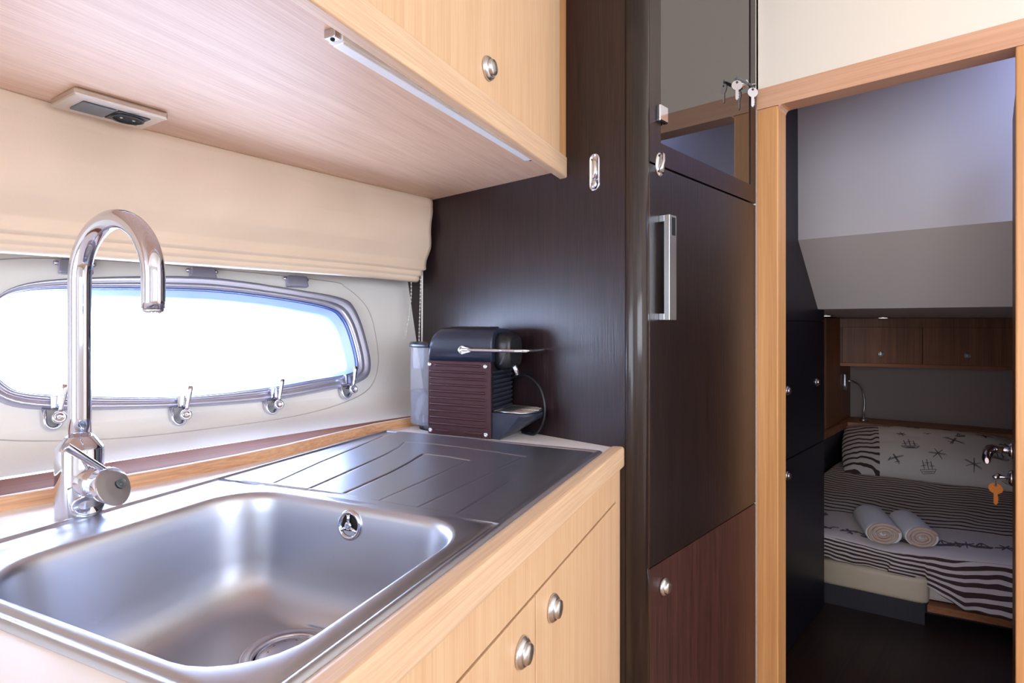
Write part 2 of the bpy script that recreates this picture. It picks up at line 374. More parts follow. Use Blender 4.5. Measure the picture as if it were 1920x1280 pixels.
for k, (y, z) in enumerate(((.222, .0975), (.437, .098), (.642, .092))):
    g = G(); g.prism([(y - .026, z - .014), (y + .026, z - .014), (y + .024, z + .012), (y - .024, z + .012)], 0, .001, 'x')
    g.v = [wp(v.y, v.z, .0 + (.014 if v.x > 0 else 0)) for v in g.v]
    hg = obj('hinge', g, 'lavender', win, bev=.003)
    for s in (-1, 1): obj('screw', G().lathe([(.0045, 0), (.0045, .003), (.0005, .004)], wp(y + s * .027, z + .006, .004), (.973, s * .4, .23), 12), 'chrome', hg)
# oak upstand, white strip and reddish ledge along the window wall
UP = [(-.45, -1.000), (.09, -1.003), (.294, -1.0086), (.40, -1.020), (.50, -1.038), (.60, -1.066), (.736, -1.1026), (.80, -1.1085), (.97, -1.113)]
LB = [(-2.6, -1.10), (.10, -1.1096), (.33, -1.1221), (.50, -1.125), (.75, -1.1305), (.97, -1.137)]
ys = [-.6 + 1.57 * i / 60 for i in range(61)]
def strip(prof):
    return G().loft([[(interp(UP, y) - dx if not back else interp(LB, y) + dx, y, z) for dx, z, back in prof] for y in ys], True, (True, True), sm=False)
S('trim_1', strip([(0, -.252, 0), (0, -.2325, 0), (.0012, -.2312, 0), (.006, -.2312, 0), (.006, -.252, 0)]), 'oak_up')
S('trim_2', strip([(.0062, -.252, 0), (.0062, -.2308, 0), (.0085, -.2303, 0), (.0098, -.252, 0)]), 'whiteplastic')
S('trim_3', strip([(.010, -.252, 0), (.010, -.2318, 0), (.014, -.2306, 0), (-.004, -.2306, 1), (-.004, -.252, 1)]), 'oak_red')
# door frame
g = G(); g.box((-.5706, YB - .008, -H), (-.5158, YB + .055, .5660))
S('trim_4', g, 'jamb_z', bev=.003)
g = G(); r_ = .012
pl = [(-.5706, .6206), (-.5706, .5665), (-.5158, .5665)] + [(-.5158 + r_ - r_ * cos(radians(a)), .5665 - r_ + r_ * sin(radians(a)) ) for a in (0, 30, 60, 90)] + [(.006, .5665), (.006, .6206)]
g.prism(pl, YB - .008, YB + .055, 'y'); S('trim_5', g, 'jamb_x', bev=.003)
S('trim_6', G().box((-.0487, YB - .008, -H), (.006, YB + .055, .5665)), 'jamb_z', bev=.003)

# door leaf standing open into the cabin
leafang = radians(3.2)
LF = Matrix.Translation((-.0450, YB + .06, 0)) @ Matrix.Rotation(leafang, 4, 'Z')      # local +Y runs along the leaf, -X is the visible face
dl = thing('door_1', None, None, (0, 0, -H), LF, kind='structure')
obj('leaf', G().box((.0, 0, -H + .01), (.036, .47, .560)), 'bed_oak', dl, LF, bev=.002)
hx = -.0
g = G(); g.lathe([(.021, 0), (.021, .006), (.018, .008), (.018, .010), (.0005, .010)], (hx, .385, -.345), (-1, 0, 0), 28)
hd = obj('handle', g, 'chrome', dl, LF)
g = G(); g.tube([(hx - .006, .385, -.345), (hx - .030, .385, -.345), (hx - .042, .382, -.345), (hx - .050, .365, -.347), (hx - .054, .33, -.352), (hx - .055, .29, -.356), (hx - .054, .27, -.358)], [.009, .009, (.012, .011), (.015, .011), (.019, .010), (.016, .009), (.008, .004)], 14, flat=(0, 0, 1))
obj('lever', g, 'chrome', hd, LF)
g = G(); g.lathe([(.021, 0), (.021, .006), (.018, .008), (.018, .010), (.0005, .010)], (hx, .385, -.418), (-1, 0, 0), 28)
obj('keyhole_plate', g, 'chrome', dl, LF)
def make_key(name, label, mat, c, fr, axis_in, down=(0, 0, -1), L=.05, group=None, plane=(1, 0, 0), stub=.03):
    """flat key hanging from a ring"""
    c = Vector(c); dn = Vector(down); sd = Vector(plane).normalized(); nn = dn.cross(sd)
    t = thing(name, label, 'key', tuple(c + dn * L), fr, group)
    g = G(); R = L * .26; hc = c + dn * (R)
    pts = [hc + sd * (R * cos(a)) + dn * (R * sin(a) * .92) for a in [2 * pi * k / 24 for k in range(24)]]
    holec = c + dn * (R * .45); hp = [holec + sd * (R * .24 * cos(a)) + dn * (R * .24 * sin(a)) for a in [2 * pi * k / 24 for k in range(24)]]
    for o_ in (-.001, .001):
        g.loft([[p + nn * o_ for p in hp], [p + nn * o_ for p in pts]], True, sm=False)
    g.loft([[p - nn * .001 for p in pts], [p + nn * .001 for p in pts]], True, sm=False); g.loft([[p - nn * .001 for p in hp], [p + nn * .001 for p in hp]], True, sm=False)
    obj('head', g, mat, t, fr)
    g = G(); wv = R * .28; a0 = R * 1.75; pr = [(-wv, a0), (wv, a0), (wv, L * .6), (wv * 1.5, L * .64), (wv, L * .68), (wv * 1.5, L * .74), (wv, L * .8), (wv * 1.3, L * .86), (wv, L * .9), (0, L), (-wv, L * .93)]
    b = G().prism(pr, -.0009, .0009, 'z'); g.add([c + sd * v.x + dn * v.y + nn * v.z for v in b.v], b.f)
    obj('blade', g, mat, t, fr)
    g = G(); rc = c + dn * (R * .1); g.tube([rc + dn * (R * .34 * cos(a)) + Vector(axis_in) * (.010 * sin(a)) for a in [2 * pi * k / 16 for k in range(17)]], .0009, 6, caps=False)
    obj('ring', g, 'grey_plastic', t, fr)
    return t
g = G(); g.tube([(hx - .010, .385, -.418), (hx - .022, .385, -.418), (hx - .030, .378, -.414), (hx - .040, .37, -.420)], [.004, .004, (.008, .003), (.005, .003)], 10)
obj('keyhole_cover', g, 'chrome', dl, LF)
make_key('key', 'orange key hanging from the lock of the open cabin door', 'orange_key', (hx - .036, .36, -.430), LF, (0, 1, 0), L=.060, plane=(1, -.25, 0))

# ================================================================== UNDER COUNTER + COUNTERTOP (rotated frame: x=b out into the room, y=a along)
FB = -.2665
def apan(b): return (.9695 - b * .3168) / .9485          # where the dark side panel cuts lines of constant b
bc = thing('base_cabinet', 'light oak base cabinet under the sink with silver oval knobs', 'cabinet', (-.5, .6, -H), AB)
def slab(b0, b1, a0, z0, z1, amax=None):
    """box in AB frame whose far end follows the dark panel"""
    e0, e1 = (apan(b0), apan(b1)) if amax is None else (amax, amax)
    return G().prism([(b0, a0), (b1, a0), (b1, e1), (b0, e0)], z0, z1, 'z')
obj('carcass', slab(-.78, -.298, -.35, -H, -.44), 'oak_door', bc, AB)
obj('fascia', slab(-.292, -.2755, -.35, -.3435, -.2868), 'oak_door', bc, AB)
obj('end_stile', G().prism([(-.292, 1.0835), (-.2755, 1.0835), (-.2755, apan(-.2755)), (-.292, apan(-.292))], -H, -.3435, 'z'), 'oak_door', bc, AB)
d1 = obj('door', G().box((-.292, .6755, -H + .08), (-.275, 1.0815, -.3475)), 'oak_door', bc, AB, bev=.0008)
knob(d1, (-.275, .7326, -.3892), (1, 0, 0), AB, .0188)
d2 = obj('door', G().box((-.292, .20, -H + .08), (-.275, .6725, -.3475)), 'oak_door', bc, AB, bev=.0008)
knob(d2, (-.275, .6278, -.3947), (1, 0, 0), AB, .0188)
obj('door', G().box((-.292, -.34, -H + .08), (-.275, .197, -.3475)), 'oak_door', bc, AB, bev=.0008)
obj('gap_lining', slab(-.297, -.2925, -.35, -H + .08, -.300), 'gap', bc, AB)

ct = thing('countertop', 'white laminate galley countertop with rounded oak front edge', 'countertop', (-.5, .6, -.28), AB)
# white top with the bowl cut out
def backb(a):
    # b of the upstand face at given a (solved by iteration)
    b = -.8
    for _ in range(8):
        y = b * .3168 + a * .9485; X = interp(UP, y); b = (X + a * .3168) / .9485
    return b
outer = [(-.295, -.35), (-.295, apan(-.295))]
a_hi = 1.3
for i in range(20):
    a_hi = apan(backb(a_hi)) if i == 0 else (a_hi + apan(backb(a_hi))) / 2
outer += [(backb(a_hi) - .004, apan(backb(a_hi)))] + [(backb(a) - .004, a) for a in [a_hi - (a_hi + .35) * k / 40 for k in range(1, 41)]]
holeb = [(p[0], p[1]) for p in rr(-.5195, .4435, .200, .1765, .078, 0, 8)]
g = G()
V3 = [Vector((x, y, 0)) for x, y in outer]; Hh = [Vector((x, y, 0)) for x, y in holeb]
tri = tessellate_polygon([V3, Hh]); allv = [(v.x, v.y) for v in V3 + Hh]
for z in (-.25, -.28): g.add([(x, y, z) for x, y in allv], tri)
n_ = len(outer); g.add([(x, y, z) for z in (-.25, -.28) for x, y in outer], [(i, (i + 1) % n_, n_ + (i + 1) % n_, n_ + i) for i in range(n_)])
n_ = len(holeb); g.add([(x, y, z) for z in (-.25, -.28) for x, y in holeb], [(i, (i + 1) % n_, n_ + (i + 1) % n_, n_ + i) for i in range(n_)])
obj('worktop', g, 'white_top', ct, AB)
prof = [(-.2950, -.2865), (-.2950, -.2500), (-.2930, -.2478), (-.2880, -.2462), (-.2720, -.2455), (-.2690, -.2465), (-.2670, -.2490), (FB, -.2520), (FB, -.2800), (-.2675, -.2835), (-.2710, -.2858), (-.2760, -.2865)]
a0 = -.35; g = G(); g.loft([[(b, a0, z) for b, z in prof], [(b, apan(-.2665) + .002, z) for b, z in prof]], True, (True, True), sm=False)
obj('edge_trim', g, 'oak_y', ct, AB)

# ------------------------------------------------------------------ SINK
sk = thing('sink', 'stainless steel inset sink with deep bowl and grooved drainer', 'sink', (-.5215, .447, -.397), AB)
SB0, SB1, SA0, SA1 = -.8000, -.2965, .2512, 1.0635
def rearw(e): return e if e < .0125 else .0125 + (e - .0125) * .0909
def edged(b, a): return min(rearw(b - SB0), SB1 - b, a - SA0, SA1 - a)
RIM = [(0, -.2498), (.0015, -.2470), (.004, -.2450), (.007, -.2449), (.0095, -.2476), (.0125, -.2485), (.0150, -.2478), (.0165, -.2463), (.2, -.2463)]
def zdeck(b, a): return interp(RIM, max(0, edged(b, a)))
seam_a = .628
CB, CA, HB, HA, CR = -.5195, .4435, .1925, .1690, .072
DC = (-.5270, .5110)
def loop4(x0, x1, y0, y1, rn, rf, n=8):
    """rectangle loop, near corners radius rn, far corners (on the drainer seam) radius rf; same layout as rr()"""
    out = []
    for cx, cy, qx, qy, a0, r in ((x1, y1, 1, 1, 0, rf), (x0, y1, -1, 1, pi / 2, rf), (x0, y0, -1, -1, pi, rn), (x1, y0, 1, -1, 3 * pi / 2, rn)):
        for k in range(n): a = a0 + (pi / 2) * k / (n - 1); out.append((cx - qx * r + r * cos(a), cy - qy * r + r * sin(a)))
    res = []
    for i, p in enumerate(out):
        res.append(p)
        if i % n == n - 1:
            q = out[(i + 1) % len(out)]
            for t in range(1, n): res.append((p[0] + (q[0] - p[0]) * t / n, p[1] + (q[1] - p[1]) * t / n))
    return res
rings = []
def addring(L, z): rings.append([(x, y, zdeck(x, 1.0 if y > .4 else .6) if y > seam_a - .0006 else z) for x, y in L])
for e, z in RIM[:6]:
    addring(loop4(SB0 + e, SB1 - e, SA0 + e, seam_a, .014 - e * .3, .0002), z)
addring(loop4(SB0 + .040, SB1 - .015, SA0 + .015, seam_a, .03, .0002), RIM[6][1])
addring(loop4(SB0 + .0455, SB1 - .0165, SA0 + .0165, seam_a, .03, .0002), RIM[7][1])
bowl0 = [(p[0], p[1]) for p in rr(CB, CA, HB + .0022, HA + .0022, CR, 0, 8)]
rings.append([(x, y, -.2461) for x, y in bowl0])
for ins, z in ((-.0015, -.2462), (.001, -.2468), (.0035, -.2488), (.0058, -.2525), (.0072, -.258), (.009, -.275), (.0125, -.305), (.0165, -.335), (.0205, -.355), (.027, -.371), (.036, -.3825), (.047, -.3895)):
    rings.append([(p[0], p[1], z) for p in rr(CB, CA, HB - ins, HA - ins, CR - ins * .35, 0, 8)])
L0 = rr(CB, CA, HB - .047, HA - .047, CR - .0165, 0, 8); A0r = [math.atan2(p[1] - DC[1], p[0] - DC[0]) for p in L0]
for k_, r_k, z in ((.25, .056, -.3920), (.6, .056, -.3938), (1, .0560, -.3945), (1, .0480, -.3960), (1, .0470, -.4080)):
    rings.append([((p[0] * (1 - k_) + (DC[0] + r_k * cos(a)) * k_), (p[1] * (1 - k_) + (DC[1] + r_k * sin(a)) * k_), z) for p, a in zip(L0, A0r)])
g = G().loft(rings, True, (False, True))
# drainer height field
def segd(p, a, b):
    ax, ay = a; bx, by = b; dx, dy = bx - ax, by - ay; t = max(0, min(1, ((p[0] - ax) * dx + (p[1] - ay) * dy) / (dx * dx + dy * dy)))
    return math.hypot(p[0] - ax - t * dx, p[1] - ay - t * dy)
GR = [
 ([(-.687, .640), (-.700, .700), (-.7137, .7645), (-.7329, .8885), (-.748, .955), (-.768, 1.010)], .0022, .0016),
 ([(-.618, .642), (-.6331, .7812), (-.6420, .855), (-.6560, .915), (-.672, .955), (-.640, .9590), (-.5399, .9620), (-.4706, .9595), (-.4080, .9510)], .0022, .0016),
 ([(-.5584, .648), (-.5640, .762), (-.5710, .8226), (-.5819, .8860), (-.5325, .8896), (-.4871, .8845)], .0022, .0016),
 ([(-.4871, .8845), (-.4945, .6440)], .0009, .0012), ([(-.4080, .951), (-.4318, .6430)], .0009, .0012), ([(-.3704, .80), (-.3714, .6430)], .0009, .0012),
]
nearl = [(-.80, .6205), (-.749, .6275), (-.5567, .6430), (-.4945, .6425), (-.4318, .6415), (-.3714, .6405), (-.3099, .6405), (-.29, .6405)]
def zdr(b, a):
    z = zdeck(b, a); e = edged(b, a)
    lift = interp([(-.78, .0030), (-.62, .0022), (-.52, 0), (-.45, -.0012), (-.31, -.0016)], b)
    k = sstep(-.0008, .0014, a - interp(nearl, b)) * sstep(.013, .0165, e)
    z += lift * k
    p = (b, a)
    for pl_, dp, wd in GR:
        if a < pl_[0][1] - .01 and a < pl_[-1][1] - .01: continue
        d = min(segd(p, pl_[i], pl_[i + 1]) for i in range(len(pl_) - 1))
        if d < wd * 3.5: z -= dp * math.exp(-(d / wd) ** 2)
    z += .0045 * sstep(.63, 1.05, a) * sstep(.012, .03, e) * sstep(.0, .02, a - .64) 
    return z
nb, na = 300, 250
def ugrid(n, lo, hi, ex):
    xs = [lo + (hi - lo) * i / n for i in range(n + 1)]; return sorted(set(xs + ex))
bs = ugrid(nb, SB0, SB1, [SB0 + i for i in (.0015, .004, .007, .0095, .012)] + [SB1 - i for i in (.0015, .004, .007, .0095, .012)])
as_ = ugrid(na, seam_a, SA1, [SA1 - i for i in (.0015, .004, .007, .0095, .012)])
nu, nv = len(bs) - 1, len(as_) - 1
g.grid(lambda u, v: (bs[round(u * nu)], as_[round(v * nv)], zdr(bs[round(u * nu)], as_[round(v * nv)])), nu, nv)
sbody = obj('basin', g, 'steel', sk, AB)
# drain
DC = (-.5270, .5110)
g = G(); g.lathe([(.0535, -.3945), (.0525, -.3930), (.0510, -.3936), (.0425, -.3955), (.0415, -.3936), (.0400, -.3930), (.0385, -.3945), (.0375, -.400), (.0370, -.404)], (DC[0], DC[1], 0), (0, 0, 1), 56, caps=(False, True))
dr = obj('drain', g, 'chrome', sk, AB)
g = G(); g.lathe([(.0370, -.4035), (.0368, -.3975), (.0350, -.3950), (.028, -.3922), (.015, -.3905), (.0005, -.3900)], (DC[0], DC[1], 0), (0, 0, 1), 48, caps=(True, True))
st = obj('strainer', g, 'chrome', dr, AB)
g = G()
for k in range(10):
    a = 2 * pi * k / 10; g.lathe([(.0026, -.3925), (.0026, -.3914), (.0005, -.3913)], (DC[0] + .020 * cos(a), DC[1] + .020 * sin(a), 0), (0, 0, 1), 12)
obj('drain_holes', g, 'gap', dr, AB)
# overflow on the far wall of the bowl
OC = (-.5124, .6045, -.2705)
g = G(); g.lathe([(.0195, .0), (.0195, .0025), (.0170, .0040), (.0150, .0035), (.0135, .0005)], OC, (0, -1, .10), 36, caps=(False, False))
ov = obj('overflow', g, 'chrome', sk, AB)
g = G(); g.lathe([(.0140, .0006), (.0005, .0006)], OC, (0, -1, .10), 30, caps=(False, False)); obj('overflow_hole', g, 'gap', ov, AB)
g = G(); c = Vector(OC) + Vector((0, -.0028, 0))
g.lathe([(.0052, 0), (.0052, .002), (.003, .003), (.0005, .002)], c, (0, -1, .1), 20)
for a in (90, 210, 330):
    g.tube([c + Vector((cos(radians(a)) * t, -.0005, sin(radians(a)) * t)) for t in (.003, .0145)], [(.0022, .0012)] * 2, 8)
obj('overflow_spokes', g, 'chrome', ov, AB)

# ------------------------------------------------------------------ FAUCET
fb = (-.9145 * .9485 + .1615 * .3168, .9145 * .3168 + .1615 * .9485)
fa = thing('faucet', 'tall chrome kitchen faucet with arched spout behind the sink', 'faucet', (fb[0], fb[1], -.25), AB)
g = G(); g.lathe([(.0258, -.250), (.0262, -.249), (.0262, -.164), (.0255, -.1625), (.0150, -.1480), (.0145, -.1478)], (fb[0], fb[1], 0), (0, 0, 1), 56, caps=(True, True))
obj('body', g, 'chrome', fa, AB)
R_ = .073; zc = .053; pts = [(fb[0], fb[1], -.150 + .203 * i / 8) for i in range(9)]
pts += [(fb[0] + R_ - R_ * cos(t), fb[1], zc + R_ * sin(t)) for t in [pi * k / 28 for k in range(1, 29)]] + [(fb[0] + 2 * R_, fb[1], zc - .038 * k / 4) for k in range(1, 5)]
g = G(); g.tube(pts, .0127, 28, flat=(0, 1, 0)); sp = obj('spout', g, 'chrome', fa, AB)
g = G(); g.lathe([(.0112, 0), (.0112, -.003), (.010, -.0042), (.0005, -.0042)], (fb[0] + 2 * R_, fb[1], .015), (0, 0, 1), 28)
for k in range(12): g.sphere((fb[0] + 2 * R_ + .0075 * cos(k * pi / 6), fb[1] + .0075 * sin(k * pi / 6), .0105), .0013, 6)
obj('aerator', g, 'satin', sp, AB)
hz = -.2045
g = G(); g.lathe([(.0185, 0.012), (.0185, .046), (.0175, .0465), (.0175, .0475)], (fb[0], fb[1], hz), (1, 0, 0), 44, caps=(False, True)); obj('cartridge_housing', g, 'chrome', fa, AB)
g = G()
# slanted-end turning knob
rings = []
for x, r in ((.0475, .0190), (.0480, .0200), (.062, .0208)):
    rings.append([(fb[0] + x, fb[1] + r * cos(t), hz + r * sin(t)) for t in [2 * pi * k / 44 for k in range(44)]])
def kface(k, dx): return [(fb[0] + .070 + dx - .0130 * sin(t) * k - .004 * cos(t) * k, fb[1] + .0222 * k * cos(t), hz + .0222 * k * sin(t)) for t in [2 * pi * q / 44 for q in range(44)]]
rings.append(kface(1, 0))
g.loft(rings, True, (True, False)); g.loft([kface(1, 0), kface(.96, .0009)], True, sm=False); kn = obj('turning_knob', g, 'chrome', fa, AB)
obj('end_face', G().loft([kface(.96, .0009), kface(.5, .0012)], True, (False, True), sm=False), 'satin', kn, AB)
g = G(); g.lathe([(.0062, 0), (.0062, .0012), (.0048, .0016), (.0045, .0004), (.0022, .0004), (.002, .001), (.0005, .001)], (fb[0] + .0705, fb[1] + .009, hz + .001), (1, .18, .60), 20); obj('screw_cap', g, 'grey_plastic', kn, AB)
p0 = Vector((fb[0] + .056, fb[1] + .000, hz + .0165)); p1 = Vector((fb[0] + .056, fb[1] - .046, hz + .0575))
g = G(); g.tube([p0 + (p1 - p0) * t for t in (-.12, 0, .1, .5, .97, 1)], [.0038, .0038, .0038, .0042, .0048, .0042], 16); obj('lever', g, 'chrome', kn, AB)
g = G(); rings = []
for r, h in ((.0155, .0008), (.0150, .0022), (.0130, .0022)):
    rings.append([(fb[0] + (.0262 + h) * cos(r * 62 * cos(t) * .9), fb[1] + (.0262 + h) * sin(r * 62 * cos(t) * .9), -.232 + r * .9 * sin(t)) for t in [2 * pi * k / 32 for k in range(32)]])
g.loft(rings, True, (False, True)); obj('badge_plate', g, 'chrome', fa, AB)

# ------------------------------------------------------------------ COFFEE MACHINE
cm = thing('coffee_machine', 'small black coffee capsule machine with ribbed brown side panel', 'coffee machine', (-.62, 1.14, -.25), AB)
B0, B1, A0_, A1_ = -.700, -.5435, 1.0870, 1.1960
zs_ = -.0865
g = G(); g.box((B0 + .002, A0_ + .004, -.246), (B1 - .003, A1_, zs_ + .002)); obj('housing', g, 'blackplastic', cm, AB, bev=.003)
# rounded top hood: profile in (a,z), extruded along b with sloping ends
def hood(b, sc_, top):
    out = [(A0_, zs_)]
    r = .030
    out += [(A0_ + .001, zs_ + .03)]
    for t in range(0, 91, 10): out.append((A0_ + .001 + r - r * cos(radians(t)), top - r + r * sin(radians(t))))
    for t in range(90, 181, 10): out.append((A1_ - .001 - r - r * cos(radians(t)), top - r + r * sin(radians(t))))
    out += [(A1_ - .001, zs_ + .03), (A1_, zs_)]
    return [(b, a, z) for a, z in out]
g = G(); g.loft([hood(b, 1, t) for b, t in ((B0, -.034), (B0 + .004, -.026), (B0 + .016, -.0165), (B0 + .03, -.0145), (B1 - .02, -.0150), (B1 - .004, -.0165), (B1, -.0175))], True, (True, True))
obj('top_hood', g, 'navyplastic', cm, AB)
g = G(); g.box((B0 + .035, A0_ + .032, -.016), (B1 - .02, A1_ - .032, -.0122)); obj('capsule_slider', g, 'blackplastic', cm, AB, bev=.002)
# ribbed side panel
g = G(); yf = A0_ - .001
g.box((B0 + .001, yf - .004, -.2485), (B1, yf + .003, zs_)); sp_ = obj('side_panel', g, 'brown', cm, AB, bev=.0015, label='ribbed brown metal side panel')
for i in range(11):
    z = zs_ - .0095 - i * .0143; b0, b1 = B0 + .004, B1 - .010
    if i == 0: b0, b1 = B0 + .016, B1 - .022
    segs = [(b0, b1)] if i < 10 else [(B0 + .018, B0 + .058), (B0 + .092, B1 - .020)]
    for (q0, q1) in segs:
        g = G(); rings = []
        for b, k in ((q0, .02), (q0 + .003, .8), (q0 + .006, 1), (q1 - .006, 1), (q1 - .003, .8), (q1, .02)):
            rings.append([(b, yf - .0035 - .0034 * k * sin(t), z + .0030 * k * cos(t) * 1.0) for t in [pi * j / 8 for j in range(9)]])
        g.loft(rings, False, sm=True); obj('rib', g, 'brown', sp_, AB)
for b, z in ((B0 + .006, zs_ - .0085), (B1 - .012, zs_ - .0095), (B0 + .008, -.240), (B1 - .011, -.240)):
    g = G(); g.lathe([(.0046, 0), (.0046, .002), (.0035, .0032), (.0018, .0032), (.0016, .002), (.0005, .002)], (b, yf - .0038, z), (0, -1, 0), 18); obj('rivet', g, 'satin', sp_, AB)
# front grille
g = G()
for i in range(11):
    z = zs_ - .022 - i * .0098; g.box((B1 - .003, A0_ + .008, z - .0022), (B1 + .0025, A1_ - .008, z + .0022))
obj('front_grille', g, 'navyplastic', cm, AB)
# brew head, spout
g = G(); rings = []
for b, k in ((B1 - .002, 1), (B1 + .012, .98), (B1 + .024, .86), (B1 + .031, .62), (B1 + .034, .3)):
    sg = lambda q: (1 if q > 0 else -1) * abs(q) ** .6
    rings.append([(b, (A0_ + A1_) / 2 + .040 * (.6 + .4 * k) * sg(cos(t)), -.064 + (.040 if sin(t) > 0 else .042) * (.55 + .45 * k) * sg(sin(t))) for t in [2 * pi * j / 32 for j in range(32)]])
g.loft(rings, True, (True, True)); bh = obj('brew_head', g, 'blackplastic', cm, AB)
g = G(); g.tube([(B1 + .022, A0_ + .052, -.085), (B1 + .030, A0_ + .052, -.100), (B1 + .037, A0_ + .052, -.117)], [(.007, .004), (.006, .004), (.005, .0045)], 12); obj('spout', g, 'chrome', bh, AB)
g = G()
for k in range(4): g.tube([(B1 + .024, A0_ + .012 + k * .006, -.072), (B1 + .014, A0_ + .010 + k * .006, -.092)], .0011, 6)
obj('vent_ribs', g, 'grey_plastic', bh, AB)
# chrome U lever
pv = (-.613, yf - .002, -.0620); pts = []
for t in (0, .02, .06, .10, .125): pts.append((pv[0] + t, yf - .005, -.062 + .0006))
tipb = -.452; aR = (A1_ - A0_) / 2 + .005; ac = (A0_ + A1_) / 2
for k in range(0, 19): t = pi * k / 18; pts.append((tipb - .03 + .03 * sin(t) ** .7 if sin(t) > 0 else tipb - .03, ac - aR * cos(t), -.0612))
pts += [(tipb - .06, A1_ + .005, -.061), (pv[0], A1_ + .005, -.061)]
g = G(); g.tube(pts, [(.0035, .0028)] * len(pts), 12, flat=(0, 0, 1)); lv = obj('lever', g, 'chrome', cm, AB, label='chrome bow-shaped lever')
g = G(); g.lathe([(.0100, 0), (.0100, .004), (.0085, .006), (.006, .006), (.0055, .004), (.003, .004), (.0005, .0045)], (pv[0], yf + .001, pv[2]), (0, -1, 0), 28)
g.loft([[(b, yf - .006 + o * .003, -.062 + s * w_) for s, o in ((-1, 0), (1, 0), (1, 1), (-1, 1))] for b, w_ in ((pv[0], .0095), (pv[0] + .012, .006), (pv[0] + .022, .0036))], True, (True, True), sm=False)
obj('pivot', g, 'chrome', lv, AB)
# drip tray wedge with round nose
def traya(a):      # how far the nose reaches for this a
    t = (a - ac) / ((A1_ - A0_) / 2); return -.493 + .043 * math.sqrt(max(0, 1 - t * t * .98))
rings = []
for k in range(25):
    a = A0_ + .001 + (A1_ - A0_ - .002) * k / 24; e = traya(a)
    rings.append([(B1 - .004, a, -.1935), (B1 - .004, a, -.2495), (B1 + .018, a, -.2495), (e - .006, a, -.2080), (e, a, -.1990), (e, a, -.1935)])
g = G(); g.loft(rings, True, (True, True), sm=False); dt = obj('drip_tray', g, 'navyplastic', cm, AB)
g = G()
outl = [(B1 + .002, A0_ + .006)] + [(traya(A0_ + .006 + (A1_ - A0_ - .012) * k / 24) - .006, A0_ + .006 + (A1_ - A0_ - .012) * k / 24) for k in range(25)] + [(B1 + .002, A1_ - .006)]
g.tube([(p[0], p[1], -.1915) for p in outl + [outl[0]]], .0016, 6)
for k in range(1, 14):
    a = A0_ + .006 + (A1_ - A0_ - .012) * k / 14; g.tube([(B1 + .002, a, -.1915), (traya(a) - .006, a, -.1915)], .0016 if k != 7 else .0028, 6)
for k in range(1, 12):
    b = B1 + .002 + .088 * k / 12; aa = [a for a in [A0_ + .006 + (A1_ - A0_ - .012) * j / 60 for j in range(61)] if traya(a) - .006 >= b]
    if len(aa) > 1: g.tube([(b, aa[0], -.1915), (b, aa[-1], -.1915)], .0013, 6)
obj('cup_grid', g, 'satin', dt, AB, label='silver cup grid')
# water tank
def dshape(cb, rb, ra, z, n=40): return [(cb - rb * (1 if cos(t) > 0 else .12) * cos(t), ac + .002 + ra * sin(t), z) for t in [2 * pi * k / n for k in range(n)]]
tb = B0 - .010
g = G(); g.loft([dshape(tb, .072, .046, z) for z in (-.060, -.15, -.236)] , True, (False, False)); g.loft([dshape(tb, .0705, .0445, z) for z in (-.236, -.15, -.060)], True, (False, False)); g.loft([dshape(tb, .072, .046, -.236), dshape(tb, .0705, .0445, -.236)], True); 
g.loft([dshape(tb, .072, .046, -.236), dshape(tb, .071, .045, -.238)], True, (False, True))
tk = obj('water_tank', g, 'tank', cm, AB, label='clear plastic water tank')
g = G(); g.loft([dshape(tb, .0695, .0435, z) for z in (-.234, -.162)], True, (True, True), sm=False); obj('water', g, 'water', tk, AB)
g = G(); g.loft([dshape(tb, .073, .047, -.060), dshape(tb, .0745, .0485, -.058), dshape(tb, .0745, .0485, -.052), dshape(tb, .071, .045, -.0485)], True, (True, True)); obj('lid', g, 'navyplastic', tk, AB)
g = G(); g.loft([dshape(tb, .048, .034, -.2495), dshape(tb, .050, .036, -.240)], True, (True, True)); obj('tank_foot', g, 'blackplastic', tk, AB)
# mains cable looping behind the tray
cp = [(-.905, .957, -.135), (-.86, .950, -.120), (-.83, .948, -.124), (-.805, .948, -.140), (-.792, .948, -.165), (-.788, .948, -.195), (-.797, .948, -.225), (-.82, .948, -.2465), (-.86, .95, -.2465)]
cpp = []
for i in range(len(cp) - 1):
    p0, p1, p2, p3 = [Vector(cp[max(0, min(len(cp) - 1, i + k))]) for k in (-1, 0, 1, 2)]
    for j in range(6):
        t = j / 6; cpp.append(.5 * (2 * p1 + (p2 - p0) * t + (2 * p0 - 5 * p1 + 4 * p2 - p3) * t * t + (3 * p1 - p0 - 3 * p2 + p3) * t ** 3))
obj('cable', G().tube(cpp, .0030, 8), 'blackplastic', cm, W)

# ------------------------------------------------------------------ UPPER CABINET
uc = thing('wall_cabinet', 'light oak wall cabinet above the counter with silver oval knob', 'cabinet', (-.75, .5, .30), AB)
TB = -.4000
def backu(a): return -1.17
zu = .3215
